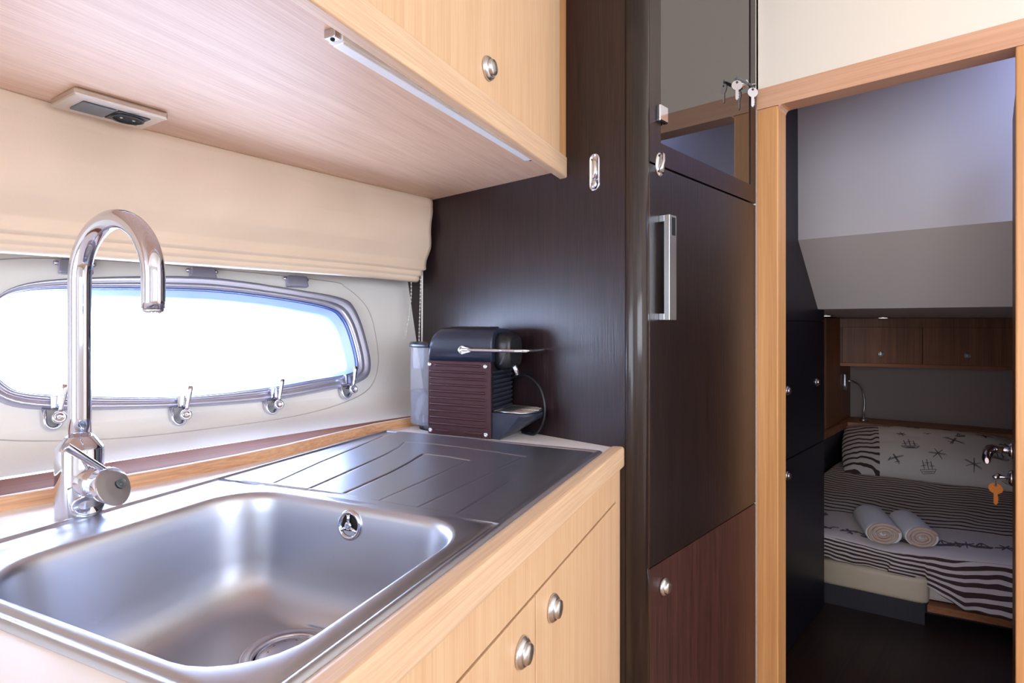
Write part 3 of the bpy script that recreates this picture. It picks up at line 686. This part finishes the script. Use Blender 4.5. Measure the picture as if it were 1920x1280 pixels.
# underside panel reaches the leaning wall and the dark panel
g = G(); g.prism([(-.418, -.6), (-.418, apan(-.418)), (-1.26, apan(-1.26)), (-1.26, .7), (-1.05, -.6)], zu, zu + .015, 'z')
obj('bottom_panel', g, 'oak_under', uc, AB)
g = G(); g.prism([(TB, .3475), (TB - .022, .3475), (TB - .022, zu), (TB - .018, .3045), (TB - .002, .3045), (TB, .3065)], -.6, apan(TB) + .006, 'y')
obj('front_rail', g, 'oak_y', uc, AB, bev=.0012)
ud = obj('door', G().box((TB - .020, .42, .3485), (TB - .002, 1.118, .975)), 'oak_door', uc, AB, bev=.0008)
knob(ud, (TB - .002, .7891, .3890), (1, 0, 0), AB, .0188)
obj('door', G().box((TB - .020, -.6, .3485), (TB - .002, .417, .975)), 'oak_door', uc, AB, bev=.0008)
obj('end_stile', G().prism([(TB - .020, 1.1195), (TB - .002, 1.1195), (TB - .002, apan(TB - .002)), (TB - .020, apan(TB - .020))], .3485, .975, 'z'), 'jamb_z', uc, AB, label='darker orange oak end stile')
# slim light under it
ld = thing('strip_light', 'slim aluminium strip light under the wall cabinet behind its front rail', 'light', (-.435, .75, .3215), AB)
l0, l1 = Vector((-.4440, .500, 0)), Vector((-.4290, 1.020, 0)); dv = (l1 - l0).normalized(); pv_ = Vector((dv.y, -dv.x, 0))
def lbar(x0, x1, t0, t1, z0, z1):
    pts = [l0 + dv * t + pv_ * x for x, t in ((x0, t0), (x1, t0), (x1, t1), (x0, t1))]; return G().prism([(p.x, p.y) for p in pts], z0, z1, 'z')
LL = (l1 - l0).length
obj('channel', lbar(-.010, .010, 0, LL, .3110, .3213), 'led', ld, AB, bev=.001)
obj('diffuser', lbar(-.0075, .0075, .004, LL - .004, .3085, .3112), 'led', ld, AB, bev=.0006)
for t0, t1 in ((-.010, 0), (LL, LL + .008)):
    e = obj('end_cap', lbar(-.008, .008, t0, t1, .3115, .3213), 'satin', ld, AB, bev=.001)
    c = l0 + dv * ((t0 + t1) / 2); obj('screw', G().lathe([(.0028, 0), (.0024, -.0014), (.0005, -.0014)], (c.x, c.y, .3115), (0, 0, 1), 12), 'gap', e, AB)
# socket under the cabinet: world frame, axis along +Y-ish
pc = Vector((-1.0215, .2185, 0)); u_ = Vector((-.000, 1, 0)); du = Vector((-.020, .122, 0)).normalized(); dvv = Vector((du.y, -du.x, 0))
so = thing('power_socket', 'brushed steel twin plate with switch and power socket under the wall cabinet', 'power socket', (pc.x, pc.y, .3215))
def sbox(t0, t1, s0, s1, z0, z1):
    pts = [pc + du * t + dvv * s for t, s in ((t0, s0), (t1, s0), (t1, s1), (t0, s1))]; return G().prism([(p.x, p.y) for p in pts], z0, z1, 'z')
pl_ = obj('plate', sbox(-.061, .061, -.043, .043, .3095, .3212), 'steel_x', so, bev=.003)
obj('switch', sbox(-.044, -.002, -.024, .024, .3075, .3096), 'grey_plastic', so, bev=.001)
si = obj('socket_insert', sbox(.0, .044, -.024, .024, .3080, .3096), 'blackplastic', so, bev=.001)
c = pc + du * .022
g = G(); g.lathe([(.0215, -.0005), (.0215, -.0022), (.0195, -.0026), (.0185, 0.0)], (c.x, c.y, .3082), (0, 0, 1), 32, caps=(False, False)); obj('socket_ring', g, 'blackplastic', si)
g = G(); g.lathe([(.0185, 0), (.0005, 0)], (c.x, c.y, .3079), (0, 0, 1), 32, caps=(False, False)); obj('socket_recess', g, 'gap', si)
g = G()
for s in (-1, 1): q = c + du * (s * .0085); g.lathe([(.0024, 0), (.0018, -.0012), (.0005, -.0012)], (q.x, q.y, .3080), (0, 0, 1), 12)
obj('contact', g, 'satin', si)

# ------------------------------------------------------------------ BLIND
bl = thing('roman_blind', 'beige fabric blind gathered above the porthole window', 'blind', (-1.15, .45, .10))
TOPX = [(-.6, -.98), (.097, -1.057), (.267, -1.104), (.40, -1.124), (.68, -1.158), (.955, -1.1835)]
BOTX = [(-.6, -1.16), (.10, -1.200), (.5, -1.218), (.94, -1.236)]
OFF = [(0, 0), (.04, .004), (.10, .004), (.35, .020), (.6, .026), (.75, .022), (.80, .026), (.855, .034), (.868, .020), (.90, .024), (.925, .028), (.934, .016), (.97, .020), (.99, .018), (1.0, .012)]
YE = .958
def bpt(u, v):
    y = -.6 + (YE + .6) * u
    edge = sstep(.90, 1, (y + .6) / (YE + .6))
    x = interp(TOPX, y) * (1 - v) + interp(BOTX, y) * v + interp(OFF, v)
    n = noise.noise(Vector((y * 3.2, v * 3, 1.3))) * .006 + noise.noise(Vector((y * 9, v * 4 + y * 3, 7))) * .003
    x += n * min(1, v * 5) + edge * sin(v * 9) * .006 * v
    zt = .3212; zb = .1065 + .002 * sin(y * 3) - .003 * edge
    z = zt + (zb - zt) * v
    y2 = y + edge * (.004 * sin(v * 14) - .022 * sstep(.75, 1, v))
    return (x, y2, z)
g = G(); g.grid(bpt, 150, 90); fb_ = obj('fabric', g, 'blind', bl)
m_ = fb_.modifiers.new('solid', 'SOLIDIFY'); m_.thickness = .0016; m_.offset = -1
g = G(); g.loft([[bpt(u, v) for v in (.992, .996, 1.0)] + [(bpt(u, 1)[0] - .012, bpt(u, 1)[1], bpt(u, 1)[2] + .001), (bpt(u, 1)[0] - .012, bpt(u, 1)[1], bpt(u, 1)[2] + .012)] for u in [i / 60 for i in range(61)]], True, (True, True), sm=False)
obj('bottom_hem', g, 'blind', bl)
for k, (x, y, xb, yb, zt, zb) in enumerate(((-1.236, .932, -1.236, .915, .112, -.047), (-1.215, .946, -1.213, .942, .20, -.06))):
    g = G(); n = int((zt - zb) / .0098); 
    pth = [(x + (xb - x) * t + .002 * sin(t * 5), y + (yb - y) * t ** 2, zt + (zb - zt) * t) for t in [i / n for i in range(n + 1)]]
    g.tube(pth, .0007, 6)
    for p in pth: g.sphere(p, .0021, 8)
    obj('bead_chain', g, 'whiteplastic', bl)
g = G(); g.tube([(-1.208, .947, .22), (-1.209, .948, .1), (-1.207, .946, -.0), (-1.206, .945, -.062)], .0022, 8); obj('cord', g, 'whiteplastic', bl)

# ------------------------------------------------------------------ TALL DARK CABINET
XF = -.572
tc_ = thing('tall_cabinet', 'tall dark wenge cabinet with smoked glass door above a fridge door', 'cabinet', (-.95, 1.28, -H))
obj('side_panel', G().box((-1.62, .970, -H), (-.6035, .990, .98)), 'wenge', tc_)
pr = [(-.6035, .9705)] + [(-.6045 + .0325 * sin(radians(t)), 1.0030 - .0330 * cos(radians(t))) for t in range(0, 91, 9)] + [(-.572, 1.0085), (-.6035, 1.0085)]
obj('corner_post', G().prism(pr, -H, .98, 'z', sm=True), 'wenge_post', tc_)
obj('carcass', G().box((-1.2, .992, -H), (-.592, YB - .001, .98)), 'gap', tc_)
fd = obj('fridge_door', G().box((-.590, 1.0095, -.4850), (XF, 1.5700, .3105)), 'wenge_gloss', tc_, bev=.0008)
h = obj('handle', G().box((-.561, 1.047, .0025), (-.549, 1.0765, .2125)), 'alu', fd, bev=.0006)
for z0, z1 in ((.1995, .2125), (.0025, .0155)): obj('bracket', G().box((XF, 1.047, z0), (-.5605, 1.0765, z1)), 'alu', h, bev=.0006)
obj('inset', G().box((-.5492, 1.057, .172), (-.5485, 1.071, .208)), 'blackplastic', h)
ldr = obj('lower_door', G().box((-.590, 1.0095, -H + .08), (XF, 1.5700, -.4880)), 'wenge_red', tc_, bev=.0008)
knob(ldr, (XF, 1.0654, -.5398), (1, 0, 0), W, .0180)
obj('plinth', G().box((-.62, 1.0095, -H), (-.60, 1.57, -H + .08)), 'gap', tc_)
# smoked glass door: frame with a rebated pane
gd = obj('glass_door', G(), 'wenge', tc_) if False else None
g = G(); g.box((-.590, 1.0095, .3150), (XF, 1.0544, .978)); g.box((-.590, 1.5350, .3150), (XF, 1.5700, .978)); g.box((-.590, 1.0544, .3150), (XF, 1.5350, .3600)); g.box((-.590, 1.0544, .93), (XF, 1.5350, .978))
gd = obj('glass_door', g, 'wenge', tc_)
obj('pane', G().box((-.586, 1.0546, .3602), (XF - .0022, 1.5348, .9298)), 'smoke', gd)
g = G(); g.box((XF - .001, 1.0360, .4000), (XF + .009, 1.0700, .4330)); ca = obj('hinge_cap', g, 'chrome', gd, bev=.0025)
g = G(); g.lathe([(.024, 0), (.024, .002), (.021, .004), (.0005, .0045)], (XF, 1.0475, .3150), (1, 0, 0), 40, sx=.68)
tl = obj('turn_latch', g, 'pale', tc_)
g = G(); g.tube([(XF + .004, 1.040, .297), (XF + .008, 1.041, .306), (XF + .010, 1.0455, .320), (XF + .009, 1.0480, .333), (XF + .006, 1.0485, .338)], [(.004, .005), (.005, .0065), (.004, .005), (.0035, .004), (.002, .003)], 12); obj('turn_lever', g, 'chrome', tl)
for y, z in ((1.040, .331), (1.054, .331), (1.040, .299), (1.055, .299)): obj('screw', G().lathe([(.0022, 0), (.0022, .001), (.0005, .001)], (XF + .0040, y, z), (1, 0, 0), 10), 'gap', tl)
g = G(); g.lathe([(.0120, 0), (.0120, .003), (.009, .006), (.009, .012), (.0085, .013), (.0005, .013)], (XF - .002, 1.4825, .6080), (1, 0, 0), 28); lk = obj('lock', g, 'chrome', gd)
g = G(); g.tube([(XF + .011, 1.4825, .606), (XF + .014, 1.465, .603), (XF + .014, 1.425, .598), (XF + .012, 1.405, .594)], [.003, .004, .0042, .003], 10); g.tube([(XF + .011, 1.4825, .607), (XF + .014, 1.495, .607), (XF + .014, 1.510, .606)], [.003, .0035, .003], 10)
obj('key_bar', g, 'grey_plastic', lk)
g = G(); g.lathe([(.008, 0), (.008, .002), (.0005, .002)], (XF + .015, 1.508, .608), (0, 0, 1), 20); obj('key_disc', g, 'chrome', lk)
make_key('key', 'small silver key on the left of the glass door lock', 'chrome', (XF + .014, 1.408, .5920), W, (0, 0, 1), L=.050, group='cabinet keys', plane=(.5, .35, 0))
make_key('key', 'larger silver key on the right of the glass door lock next to the doorway', 'chrome', (XF + .015, 1.508, .6040), W, (0, 0, 1), L=.052, group='cabinet keys', plane=(.7, .7, 0))
# flush pull on the side panel
g = G(); cx, cz = -.6740, .3030
for k, (s_, y) in enumerate(((1, 0), )):
    rg = []
    for ins, yy in ((0, .9700), (0, .9675), (.0015, .9662), (.0030, .9665), (.0045, .9685)):
        rg.append([(x, yy, z) for x, z, _ in rr(cx, cz, .0125 - ins, .0380 - ins, .0125 - ins, 0, 10)])
    rg.append([(x, .9688, z) for x, z, _ in rr(cx, cz, .004, .030, .004, 0, 10)])
    g.loft(rg, True, (False, True))
fp = obj('flush_pull', g, 'chrome', tc_)
g = G(); g.sphere((cx - .0005, .9668, cz - .024), (.0070, .0030, .0085), 16); obj('thumb_button', g, 'chrome', fp)
g = G(); g.tube([(cx - .004, .9670, cz + .028), (cx + .003, .9655, cz + .02), (cx + .004, .9655, cz), (cx + .001, .9665, cz - .015)], [(.004, .0015)] * 4, 10); obj('tongue', g, 'chrome', fp)
S('trim_7', G().box((-.60, 1.5705, -H), (-.5745, YB - .0005, .98)), 'ceilcream')

# ================================================================== CABIN BEYOND THE DOOR
g = G(); pf = [(2.205, .98), (2.212, .292), (2.455, .047), (3.85, .020), (4.9, .010), (4.9, .06), (2.47, .10), (2.27, .32), (2.27, .98)]
g.prism(pf, -1.4, 1.5, 'x'); S('ceiling', g, plain('cabin_lining', srgb(214, 208, 206), .6))
g = G(); g.box((-1.45, YB + .04, -H), (-1.40, 5, .98)); S('wall_cabin_left', g, 'grey_wall')
g = G(); g.box((1.5, YB + .04, -H), (1.55, 5, .98)); S('wall_cabin_right', g, 'grey_wall')
CF = Matrix.Translation((-.909, 4.10, 0)) @ Matrix.Rotation(math.atan2(.135, .744), 4, 'Z')      # headboard wall frame
S('wall_cabin_back', G().box((-.45, 0, -H), (2.5, .05, .05)), 'grey_wall', CF)
wd = thing('wardrobe', 'tall dark navy wardrobe inside the cabin left of the bed', 'wardrobe', (-.95, 2.1, -H))
obj('carcass', G().box((-1.39, YB + .057, -H), (-.664, 2.545, .975)), 'navy', wd)
for y0, y1, z0, z1, ky, kz in ((2.050, 2.541, -.4750, -.0015, 2.4297, -.2355), (2.050, 2.541, -H + .01, -.4790, 2.0877, -.530), (YB + .06, 2.046, -H + .01, -.0015, 2.0231, -.2416), (2.050, 2.541, .0015, .973, None, None), (YB + .06, 2.046, .0015, .973, None, None)):
    o = obj('door', G().box((-.664, y0, z0), (-.656, y1, z1)), 'navy', wd, bev=.001)
    if ky: knob(o, (-.656, ky, kz), (1, 0, 0), W, .0165)
    if ky == 2.4297: knob(o, (-.656, 2.0877, -.2384), (1, 0, 0), W, .0165)
# built-in oak pillar and wrap-round shelf
S('trim_8', G().box((-1.39, 3.50, -.598), (-.893, 3.79, .019)), 'bed_oak', bev=.003)
S('trim_9', G().box((-1.39, 3.795, -.598), (-.905, 4.08, .015)), 'bed_oak')
sh = thing('shelf', 'oak shelf wrapping round the head of the bed', 'shelf', (-.9, 3.9, -.634))
shp = [(-1.38, 2.55), (-.873, 2.55), (-.871, 3.86), (.60, 4.190), (.60, 4.36), (-.909, 4.098), (-1.38, 4.015)]
obj('board', G().prism(shp, -.634, -.600, 'z'), 'bed_oak_x', sh, bev=.003)
obj('support_panel', G().prism([(p[0] - (.01 if i in (1, 2) else 0), p[1] + (.012 if i in (2, 3) else 0)) for i, p in enumerate(shp)], -H, -.6345, 'z'), 'navy', sh)
# overhead lockers
LA = math.atan2(.28, .755); CB_ = Matrix.Translation((-.905, 3.80, 0)) @ Matrix.Rotation(LA, 4, 'Z'); LN = math.hypot(.755, .28)
oc = thing('overhead_cabinet', 'brown oak overhead cabinet with two doors above the bed head', 'cabinet', (.5, .05, -.262), CB_)
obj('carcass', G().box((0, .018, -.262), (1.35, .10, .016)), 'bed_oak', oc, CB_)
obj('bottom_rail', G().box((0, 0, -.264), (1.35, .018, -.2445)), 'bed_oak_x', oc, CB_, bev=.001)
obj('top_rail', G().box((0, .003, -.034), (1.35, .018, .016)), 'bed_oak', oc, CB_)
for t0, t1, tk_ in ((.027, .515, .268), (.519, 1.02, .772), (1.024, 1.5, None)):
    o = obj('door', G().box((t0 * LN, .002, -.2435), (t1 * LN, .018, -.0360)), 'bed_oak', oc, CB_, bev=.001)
    if tk_: knob(o, (tk_ * LN, .002, -.190), (0, -1, 0), CB_, .0165)
# downlights
for x, y, lb in ((-.834, 3.26, 'small glowing downlight in the cabin ceiling beside the wardrobe'), (-.665, 3.72, 'small glowing downlight in the cabin ceiling above the overhead cabinet')):
    z = interp([(2.455, .047), (3.85, .020)], y)
    t = thing('downlight', lb, 'light', (x, y, z), W, 'cabin downlights')
    obj('ring', G().lathe([(.036, .001), (.036, -.004), (.030, -.005), (.028, -.002)], (x, y, z), (0, 0, 1), 28, caps=(False, False)), 'satin', t)
    obj('lens', G().lathe([(.0285, -.002), (.02, -.0055), (.0005, -.006)], (x, y, z), (0, 0, 1), 28), 'glow', t)
    l = bpy.data.lights.new('downlight_beam', 'SPOT'); l.energy = .5; l.color = (1, .8, .6); l.spot_size = radians(110); l.spot_blend = .8; l.shadow_soft_size = .02
    q = bpy.data.objects.new('downlight_beam', l); COL.objects.link(q); q.location = (x, y, z - .012 + H)
# reading lamp
LX, LY = -.814, 3.985
def lp(s, z): return (LX + s * .731, LY + s * .682, z)
rl = thing('reading_lamp', 'silver gooseneck reading lamp on the shelf by the oak pillar', 'lamp', (LX, LY, -.600))
obj('base', G().lathe([(.024, -.600), (.024, -.592), (.016, -.588), (.008, -.584), (.007, -.575), (.0005, -.575)], (LX, LY, 0), (0, 0, 1), 28), 'satin', rl)
obj('gooseneck', G().tube([lp(0, -.58), lp(.004, -.54), lp(.007, -.49), lp(.004, -.45), lp(-.006, -.415), lp(-.022, -.388), lp(-.042, -.372), lp(-.066, -.362), lp(-.095, -.360)], .0042, 10), 'satin', rl)
obj('lamp_head', G().lathe([(.007, -.312), (.010, -.322), (.0105, -.345), (.015, -.375), (.021, -.418), (.0195, -.418), (.013, -.38)], lp(-.112, 0), (0, 0, 1), 28, caps=(True, True)), 'alu', rl)

# ------------------------------------------------------------------ BED
HEADL = [(-.88, 3.845), (-.10, 4.025), (.60, 4.180)]
NEARL = [(-.88, 2.552), (-.657, 2.556), (-.45, 2.590), (-.11, 2.690), (.60, 2.86)]
ZN = [(-.88, -.852), (-.657, -.856), (-.43, -.872), (-.11, -.855), (.6, -.85)]
ZB = [(-.88, -.955), (-.40, -.965), (-.30, -1.00), (-.22, -1.050), (.6, -1.075)]
bed = thing('bed', 'low double bed on a dark base with an oak side rail and cream padded edge', 'bed', (-.15, 3.3, -H))
def nearf(x, o=0): return interp(NEARL, x) + o
bpoly = [(-.868, 2.60), (-.45, 2.64), (-.11, 2.735), (.60, 2.905), (.60, 4.17), (-.868, 3.84)]
obj('base', G().prism([(x, y + (.10 if i < 4 else 0)) for i, (x, y) in enumerate(bpoly)], -H, -1.085, 'z'), 'navy', bed)
obj('side_rail', G().prism([(-.33, 2.640), (-.11, 2.700), (.60, 2.870), (.60, 2.92), (-.11, 2.75), (-.33, 2.69)], -1.090, -1.064, 'z'), 'bed_oak_x', bed)
obj('mattress', G().prism(bpoly, -1.062, -.875, 'z'), 'linen', bed, bev=.02)
g = G(); rings = []
P0, P1 = Vector((-.70, 2.548, 0)), Vector((-.318, 2.618, 0)); dd = (P1 - P0).normalized(); nn_ = Vector((-dd.y, dd.x, 0)); LP = (P1 - P0).length
for t, k in [(0, 1), (.2, 1), (.3, 1), (LP - .045, 1), (LP - .025, .96), (LP - .010, .82), (LP - .002, .55), (LP, .2)]:
    c = P0 + dd * t; rings.append([(c.x + nn_.x * y * (1 if y > .03 else 1) + nn_.x * .03 * (1 - k), c.y + nn_.y * y + nn_.y * .03 * (1 - k), z + 0) for y, z, _ in [(p[0], p[1], 0) for p in rr(.032, -1.012, .032 * (k * .6 + .4), .048 * (k * .3 + .7), .016, 0, 6)]])
g.loft(rings, True, (True, True)); obj('padded_edge', g, 'leather', bed, label='cream leather padded edge')
obj('pad_support', G().prism([(-.70, 2.585), (-.34, 2.655), (-.36, 2.80), (-.70, 2.75)], -H, -1.066, 'z'), 'navy', bed)
def bedz(x, v):
    z = -.802 + (interp(ZN, x) + .802) * v ** 2.2
    return z + .004 * noise.noise(Vector((x * 6, v * 7, 0))) + .0025 * noise.noise(Vector((x * 18, v * 14, 3)))
def spread(u, t):
    x = -.868 + 1.44 * u
    if t <= 1:
        y = interp(HEADL, x) * (1 - t) + nearf(x) * t; z = bedz(x, t)
        if t > .96: z -= .012 * ((t - .96) / .04) ** 2
        return Vector((x, y - .0, z))
    q = (t - 1) / .4; z0 = bedz(x, 1) - .012; zb = interp(ZB, x)
    fold = .007 * sin(x * 40 + q * 3) * q + .004 * sin(x * 95 + 1) * q
    gather = math.exp(-((x + .405) / .03) ** 2)
    return Vector((x + .04 * q * gather * sin((x + .4) * 60), nearf(x) - .010 * sin(min(1, q * 2) * pi / 2) + fold - .02 * gather * q + .03 * q * (1 if x < -.33 else 0), z0 + (zb - z0) * q))
def spuv(u, t):
    if t <= 1: return (u * 1.6, t * .74)
    x = -.868 + 1.44 * u; skew = .05 * abs(x + .40) ** .7
    return (u * 1.6, 1.03 + (t - 1) * .42 + skew)
bs_ = thing('bedspread', 'white bedspread with dark stripes and grey sketch prints on the bed', 'bedspread', (-.15, 3.3, -.87))
g = G(); g.grid(spread, 160, 130, uvfn=None); 
n0 = 0
vals = [(i / 160, j / 130 * 1.4) for j in range(131) for i in range(161)]
g = G()
for u, t in vals: g.v.append(spread(u, t)); g.uv[len(g.v) - 1] = spuv(u, t)
for j in range(130):
    for i in range(160):
        a = j * 161 + i; g.f.append([a, a + 1, a + 162, a + 161]); g.m.append(0); g.s.append(True)
gcov = g
MOT = {
 'ship': [[(-.9, -.3), (-.6, -.65), (.6, -.65), (.95, -.25)], [(-.9, -.3), (.95, -.25)], [(-.4, -.3), (-.5, .8)], [(.05, -.3), (0, 1)], [(.5, -.3), (.45, .7)], [(-.75, .1), (-.1, .2)], [(-.3, .45), (.3, .5)], [(.2, .1), (.8, .1)], [(-.7, -.45), (.7, -.45)], [(-.5, -.55), (.5, -.55)]],
 'plane': [[(-1, -.1), (1, .25)], [(-.25, .7), (.2, -.8)], [(-.9, .05), (.9, .35)], [(-.3, -.5), (.35, -.4)], [(-.15, .7), (.3, -.7)], [(-1, -.2), (-.6, .3)]],
 'star': [[(-1, .1), (.9, -.2)], [(-.2, .9), (.3, -.9)], [(-.6, -.6), (.6, .6)], [(-.9, .2), (.8, -.05)], [(-.1, .6), (.2, -.5)]],
 'gull': [[(-1, .2), (-.4, .45), (0, 0), (.5, .4), (1, .25)], [(-.2, .1), (.2, -.2)]],
 'boat': [[(-1, -.3), (-.5, -.6), (.7, -.6), (1, -.2), (-1, -.3)], [(0, -.3), (.1, .8), (.7, -.2)], [(0, .7), (-.5, -.2)], [(-.8, -.45), (.8, -.45)]],
}
def prints(surf, spots, lift, size_uv, wdt=.0028):
    g = G(); nrm = Vector(lift)
    for kind, cu, cv, s, rot in spots:
        for ln in MOT[kind]:
            pts = []
            for i in range(len(ln) - 1):
                for k in range(5):
                    t = k / 5; pts.append((ln[i][0] + (ln[i + 1][0] - ln[i][0]) * t, ln[i][1] + (ln[i + 1][1] - ln[i][1]) * t))
            pts.append(ln[-1]); c, s_ = cos(rot), sin(rot); q = []
            for x, y in pts:
                X = (x * c - y * s_) * s; Y = (x * s_ + y * c) * s; q.append(Vector(surf(cu + X * size_uv[0], cv + Y * size_uv[1])) + nrm)
            L_, R__ = [], []
            for i, p in enumerate(q):
                d = (q[min(i + 1, len(q) - 1)] - q[max(0, i - 1)]).normalized().cross(nrm.normalized()) * (wdt * (.5 + .5 * sin(pi * (i + .5) / len(q))))
                L_.append(p - d); R__.append(p + d)
            g.loft([L_, R__], False, sm=False)
    return g
random.seed(3)
kinds = ['ship', 'plane', 'star', 'gull', 'boat']
spots = []
for i in range(26):
    spots.append((kinds[i % 5], .10 + .86 * ((i * .3819) % 1), .845 + .12 * ((i * .618) % 1), .8 + .5 * random.random(), random.uniform(-.5, .5)))
b = prints(spread, spots, (0, -.0002, .0022), (.022, -.022), .0022); gcov.add(b.v, b.f, 1)
cov = obj('cover', gcov, ['stripes', 'ink'], bs_)
m_ = cov.modifiers.new('solid', 'SOLIDIFY'); m_.thickness = .005; m_.offset = -1


PM = Matrix.Translation((-.452, 3.735, -.716)) @ Matrix.Rotation(radians(12.5), 4, 'Z') @ Matrix.Rotation(radians(23), 4, 'X')
def pill(u, v, side=1):
    a, b = 2 * u - 1, 2 * v - 1
    th = (max(0, 1 - abs(a) ** 3.2) ** .62) * (max(0, 1 - abs(b) ** 2.6) ** .62)
    x = a * .392 * (1 - .07 * (1 - abs(b) ** 2) * abs(a) ** 3 * -1 - .03 * (1 - b * b)); y = b * .225 * (1 - .05 * (1 - a * a) * 0 + .10 * abs(a) ** 4 - .05)
    z = side * (.105 * th + .004 * noise.noise(Vector((a * 4, b * 4, side))) * th)
    return PM @ Vector((x, y, z))
pw = thing('pillow', 'white pillow with grey ship sketches and a striped left end', 'pillow', (-.452, 3.735, -.80))
for nm, u0, u1, mt in (('striped_end', 0, .20, 'stripes'), ('pillowcase', .20, 1, 'linen')):
    g = G()
    for sd in (1, -1):
        n1 = 24 if nm == 'striped_end' else 70
        g.grid(lambda u, v: pill(u0 + (u1 - u0) * u, v, sd), n1, 50, uvfn=(lambda u, v: (u * .3, .02 + v * .24 + .02 * u)))
    if nm == 'pillowcase': g.uv = {}; gpc = g
    else: obj(nm, g, mt, pw)
spots = [('ship', .37, .36, 1.1, .1), ('plane', .62, .52, 1.2, -.7), ('ship', .83, .36, 1.1, 0), ('star', .52, .25, 1.0, .1), ('gull', .48, .62, .5, .2), ('star', .70, .16, 1.0, -.4), ('plane', .42, .85, 1.0, .3), ('boat', .60, .88, .7, 0), ('boat', .66, .66, .6, .3), ('plane', .29, .14, .9, .2), ('ship', .46, .08, .9, .1), ('gull', .26, .80, .6, 0), ('plane', .80, .76, .9, -.2), ('star', .93, .22, .8, .3), ('boat', .87, .08, .9, .2), ('plane', .90, .62, .8, .1), ('star', .33, .58, .6, 0)]
b = prints(lambda u, v: pill(u, v, 1), spots, tuple(PM.to_3x3() @ Vector((0, 0, .0016))), (.052, .09), .0024); gpc.add(b.v, b.f, 1)
obj('pillowcase', gpc, ['linen', 'ink'], pw)

def towel(lb, near, back, rx, rz):
    n_ = Vector(near); b_ = Vector(back); ax = (b_ - n_).normalized(); sd = ax.cross(Vector((0, 0, 1))).normalized(); up = sd.cross(ax)
    t = thing('rolled_towel', lb, 'towel', (n_.x, n_.y, n_.z - rz), W, 'rolled towels on the bed')
    g = G(); rings = []; L_ = (b_ - n_).length
    def ring(d, k): return [n_ + ax * d + sd * (rx * k * cos(a)) + up * (rz * k * (sin(a) if sin(a) > -.75 else -.75 + (sin(a) + .75) * .4)) for a in [2 * pi * i / 36 for i in range(36)]]
    for d, k in ((.002, .90), (0, .955), (.004, .995), (.02, 1.0), (L_ * .5, 1.01), (L_ - .02, .99), (L_ - .005, .95), (L_, .85)): rings.append(ring(d, k))
    g.loft(rings, True, (True, True)); obj('roll', g, 'towel', t)
    g = G(); pts = []
    for i in range(110):
        a = i / 110 * 2 * pi * 3.3 + .4; k = .93 - .80 * i / 110
        pts.append(n_ - ax * (.001 + .002 * sin(i * .6)) + sd * (rx * k * cos(a)) + up * (rz * k * sin(a)))
    g.tube(pts, [(.0062, .0050)] * 110, 8); obj('spiral_end', g, 'towel_end', t)
towel('white rolled towel on the left, the larger one nearer the wardrobe', (-.462, 2.600, -.822), (-.552, 2.795, -.812), .062, .043)
towel('white rolled towel on the right, the smaller one touching the other roll', (-.348, 2.655, -.822), (-.438, 2.835, -.815), .056, .040)

# ------------------------------------------------------------------ sink maker's mark, tiny engraved script on the drainer
tcv = bpy.data.curves.new('mark', 'FONT'); tcv.body = 'alveus'; tcv.size = .012; tcv.shear = .4; tcv.extrude = .0001; tcv.align_x = 'CENTER'
to = bpy.data.objects.new('mark_tmp', tcv); COL.objects.link(to); dg = bpy.context.evaluated_depsgraph_get(); me = bpy.data.meshes.new_from_object(to.evaluated_get(dg)); bpy.data.objects.remove(to)
g = G()
for v in me.vertices: g.v.append(Vector((-.540 + v.co.x, .992 + v.co.y, -.2464 + v.co.z)))
for p in me.polygons: g.f.append(list(p.vertices)); g.m.append(0); g.s.append(False)
obj('engraved_mark', g, 'led', sk, AB)

# raise everything so that the floor is at zero (camera and lights were placed with it already)
for o in list(sc.objects):
    if o.parent is None and o.type in ('MESH', 'EMPTY'): o.location.z += H
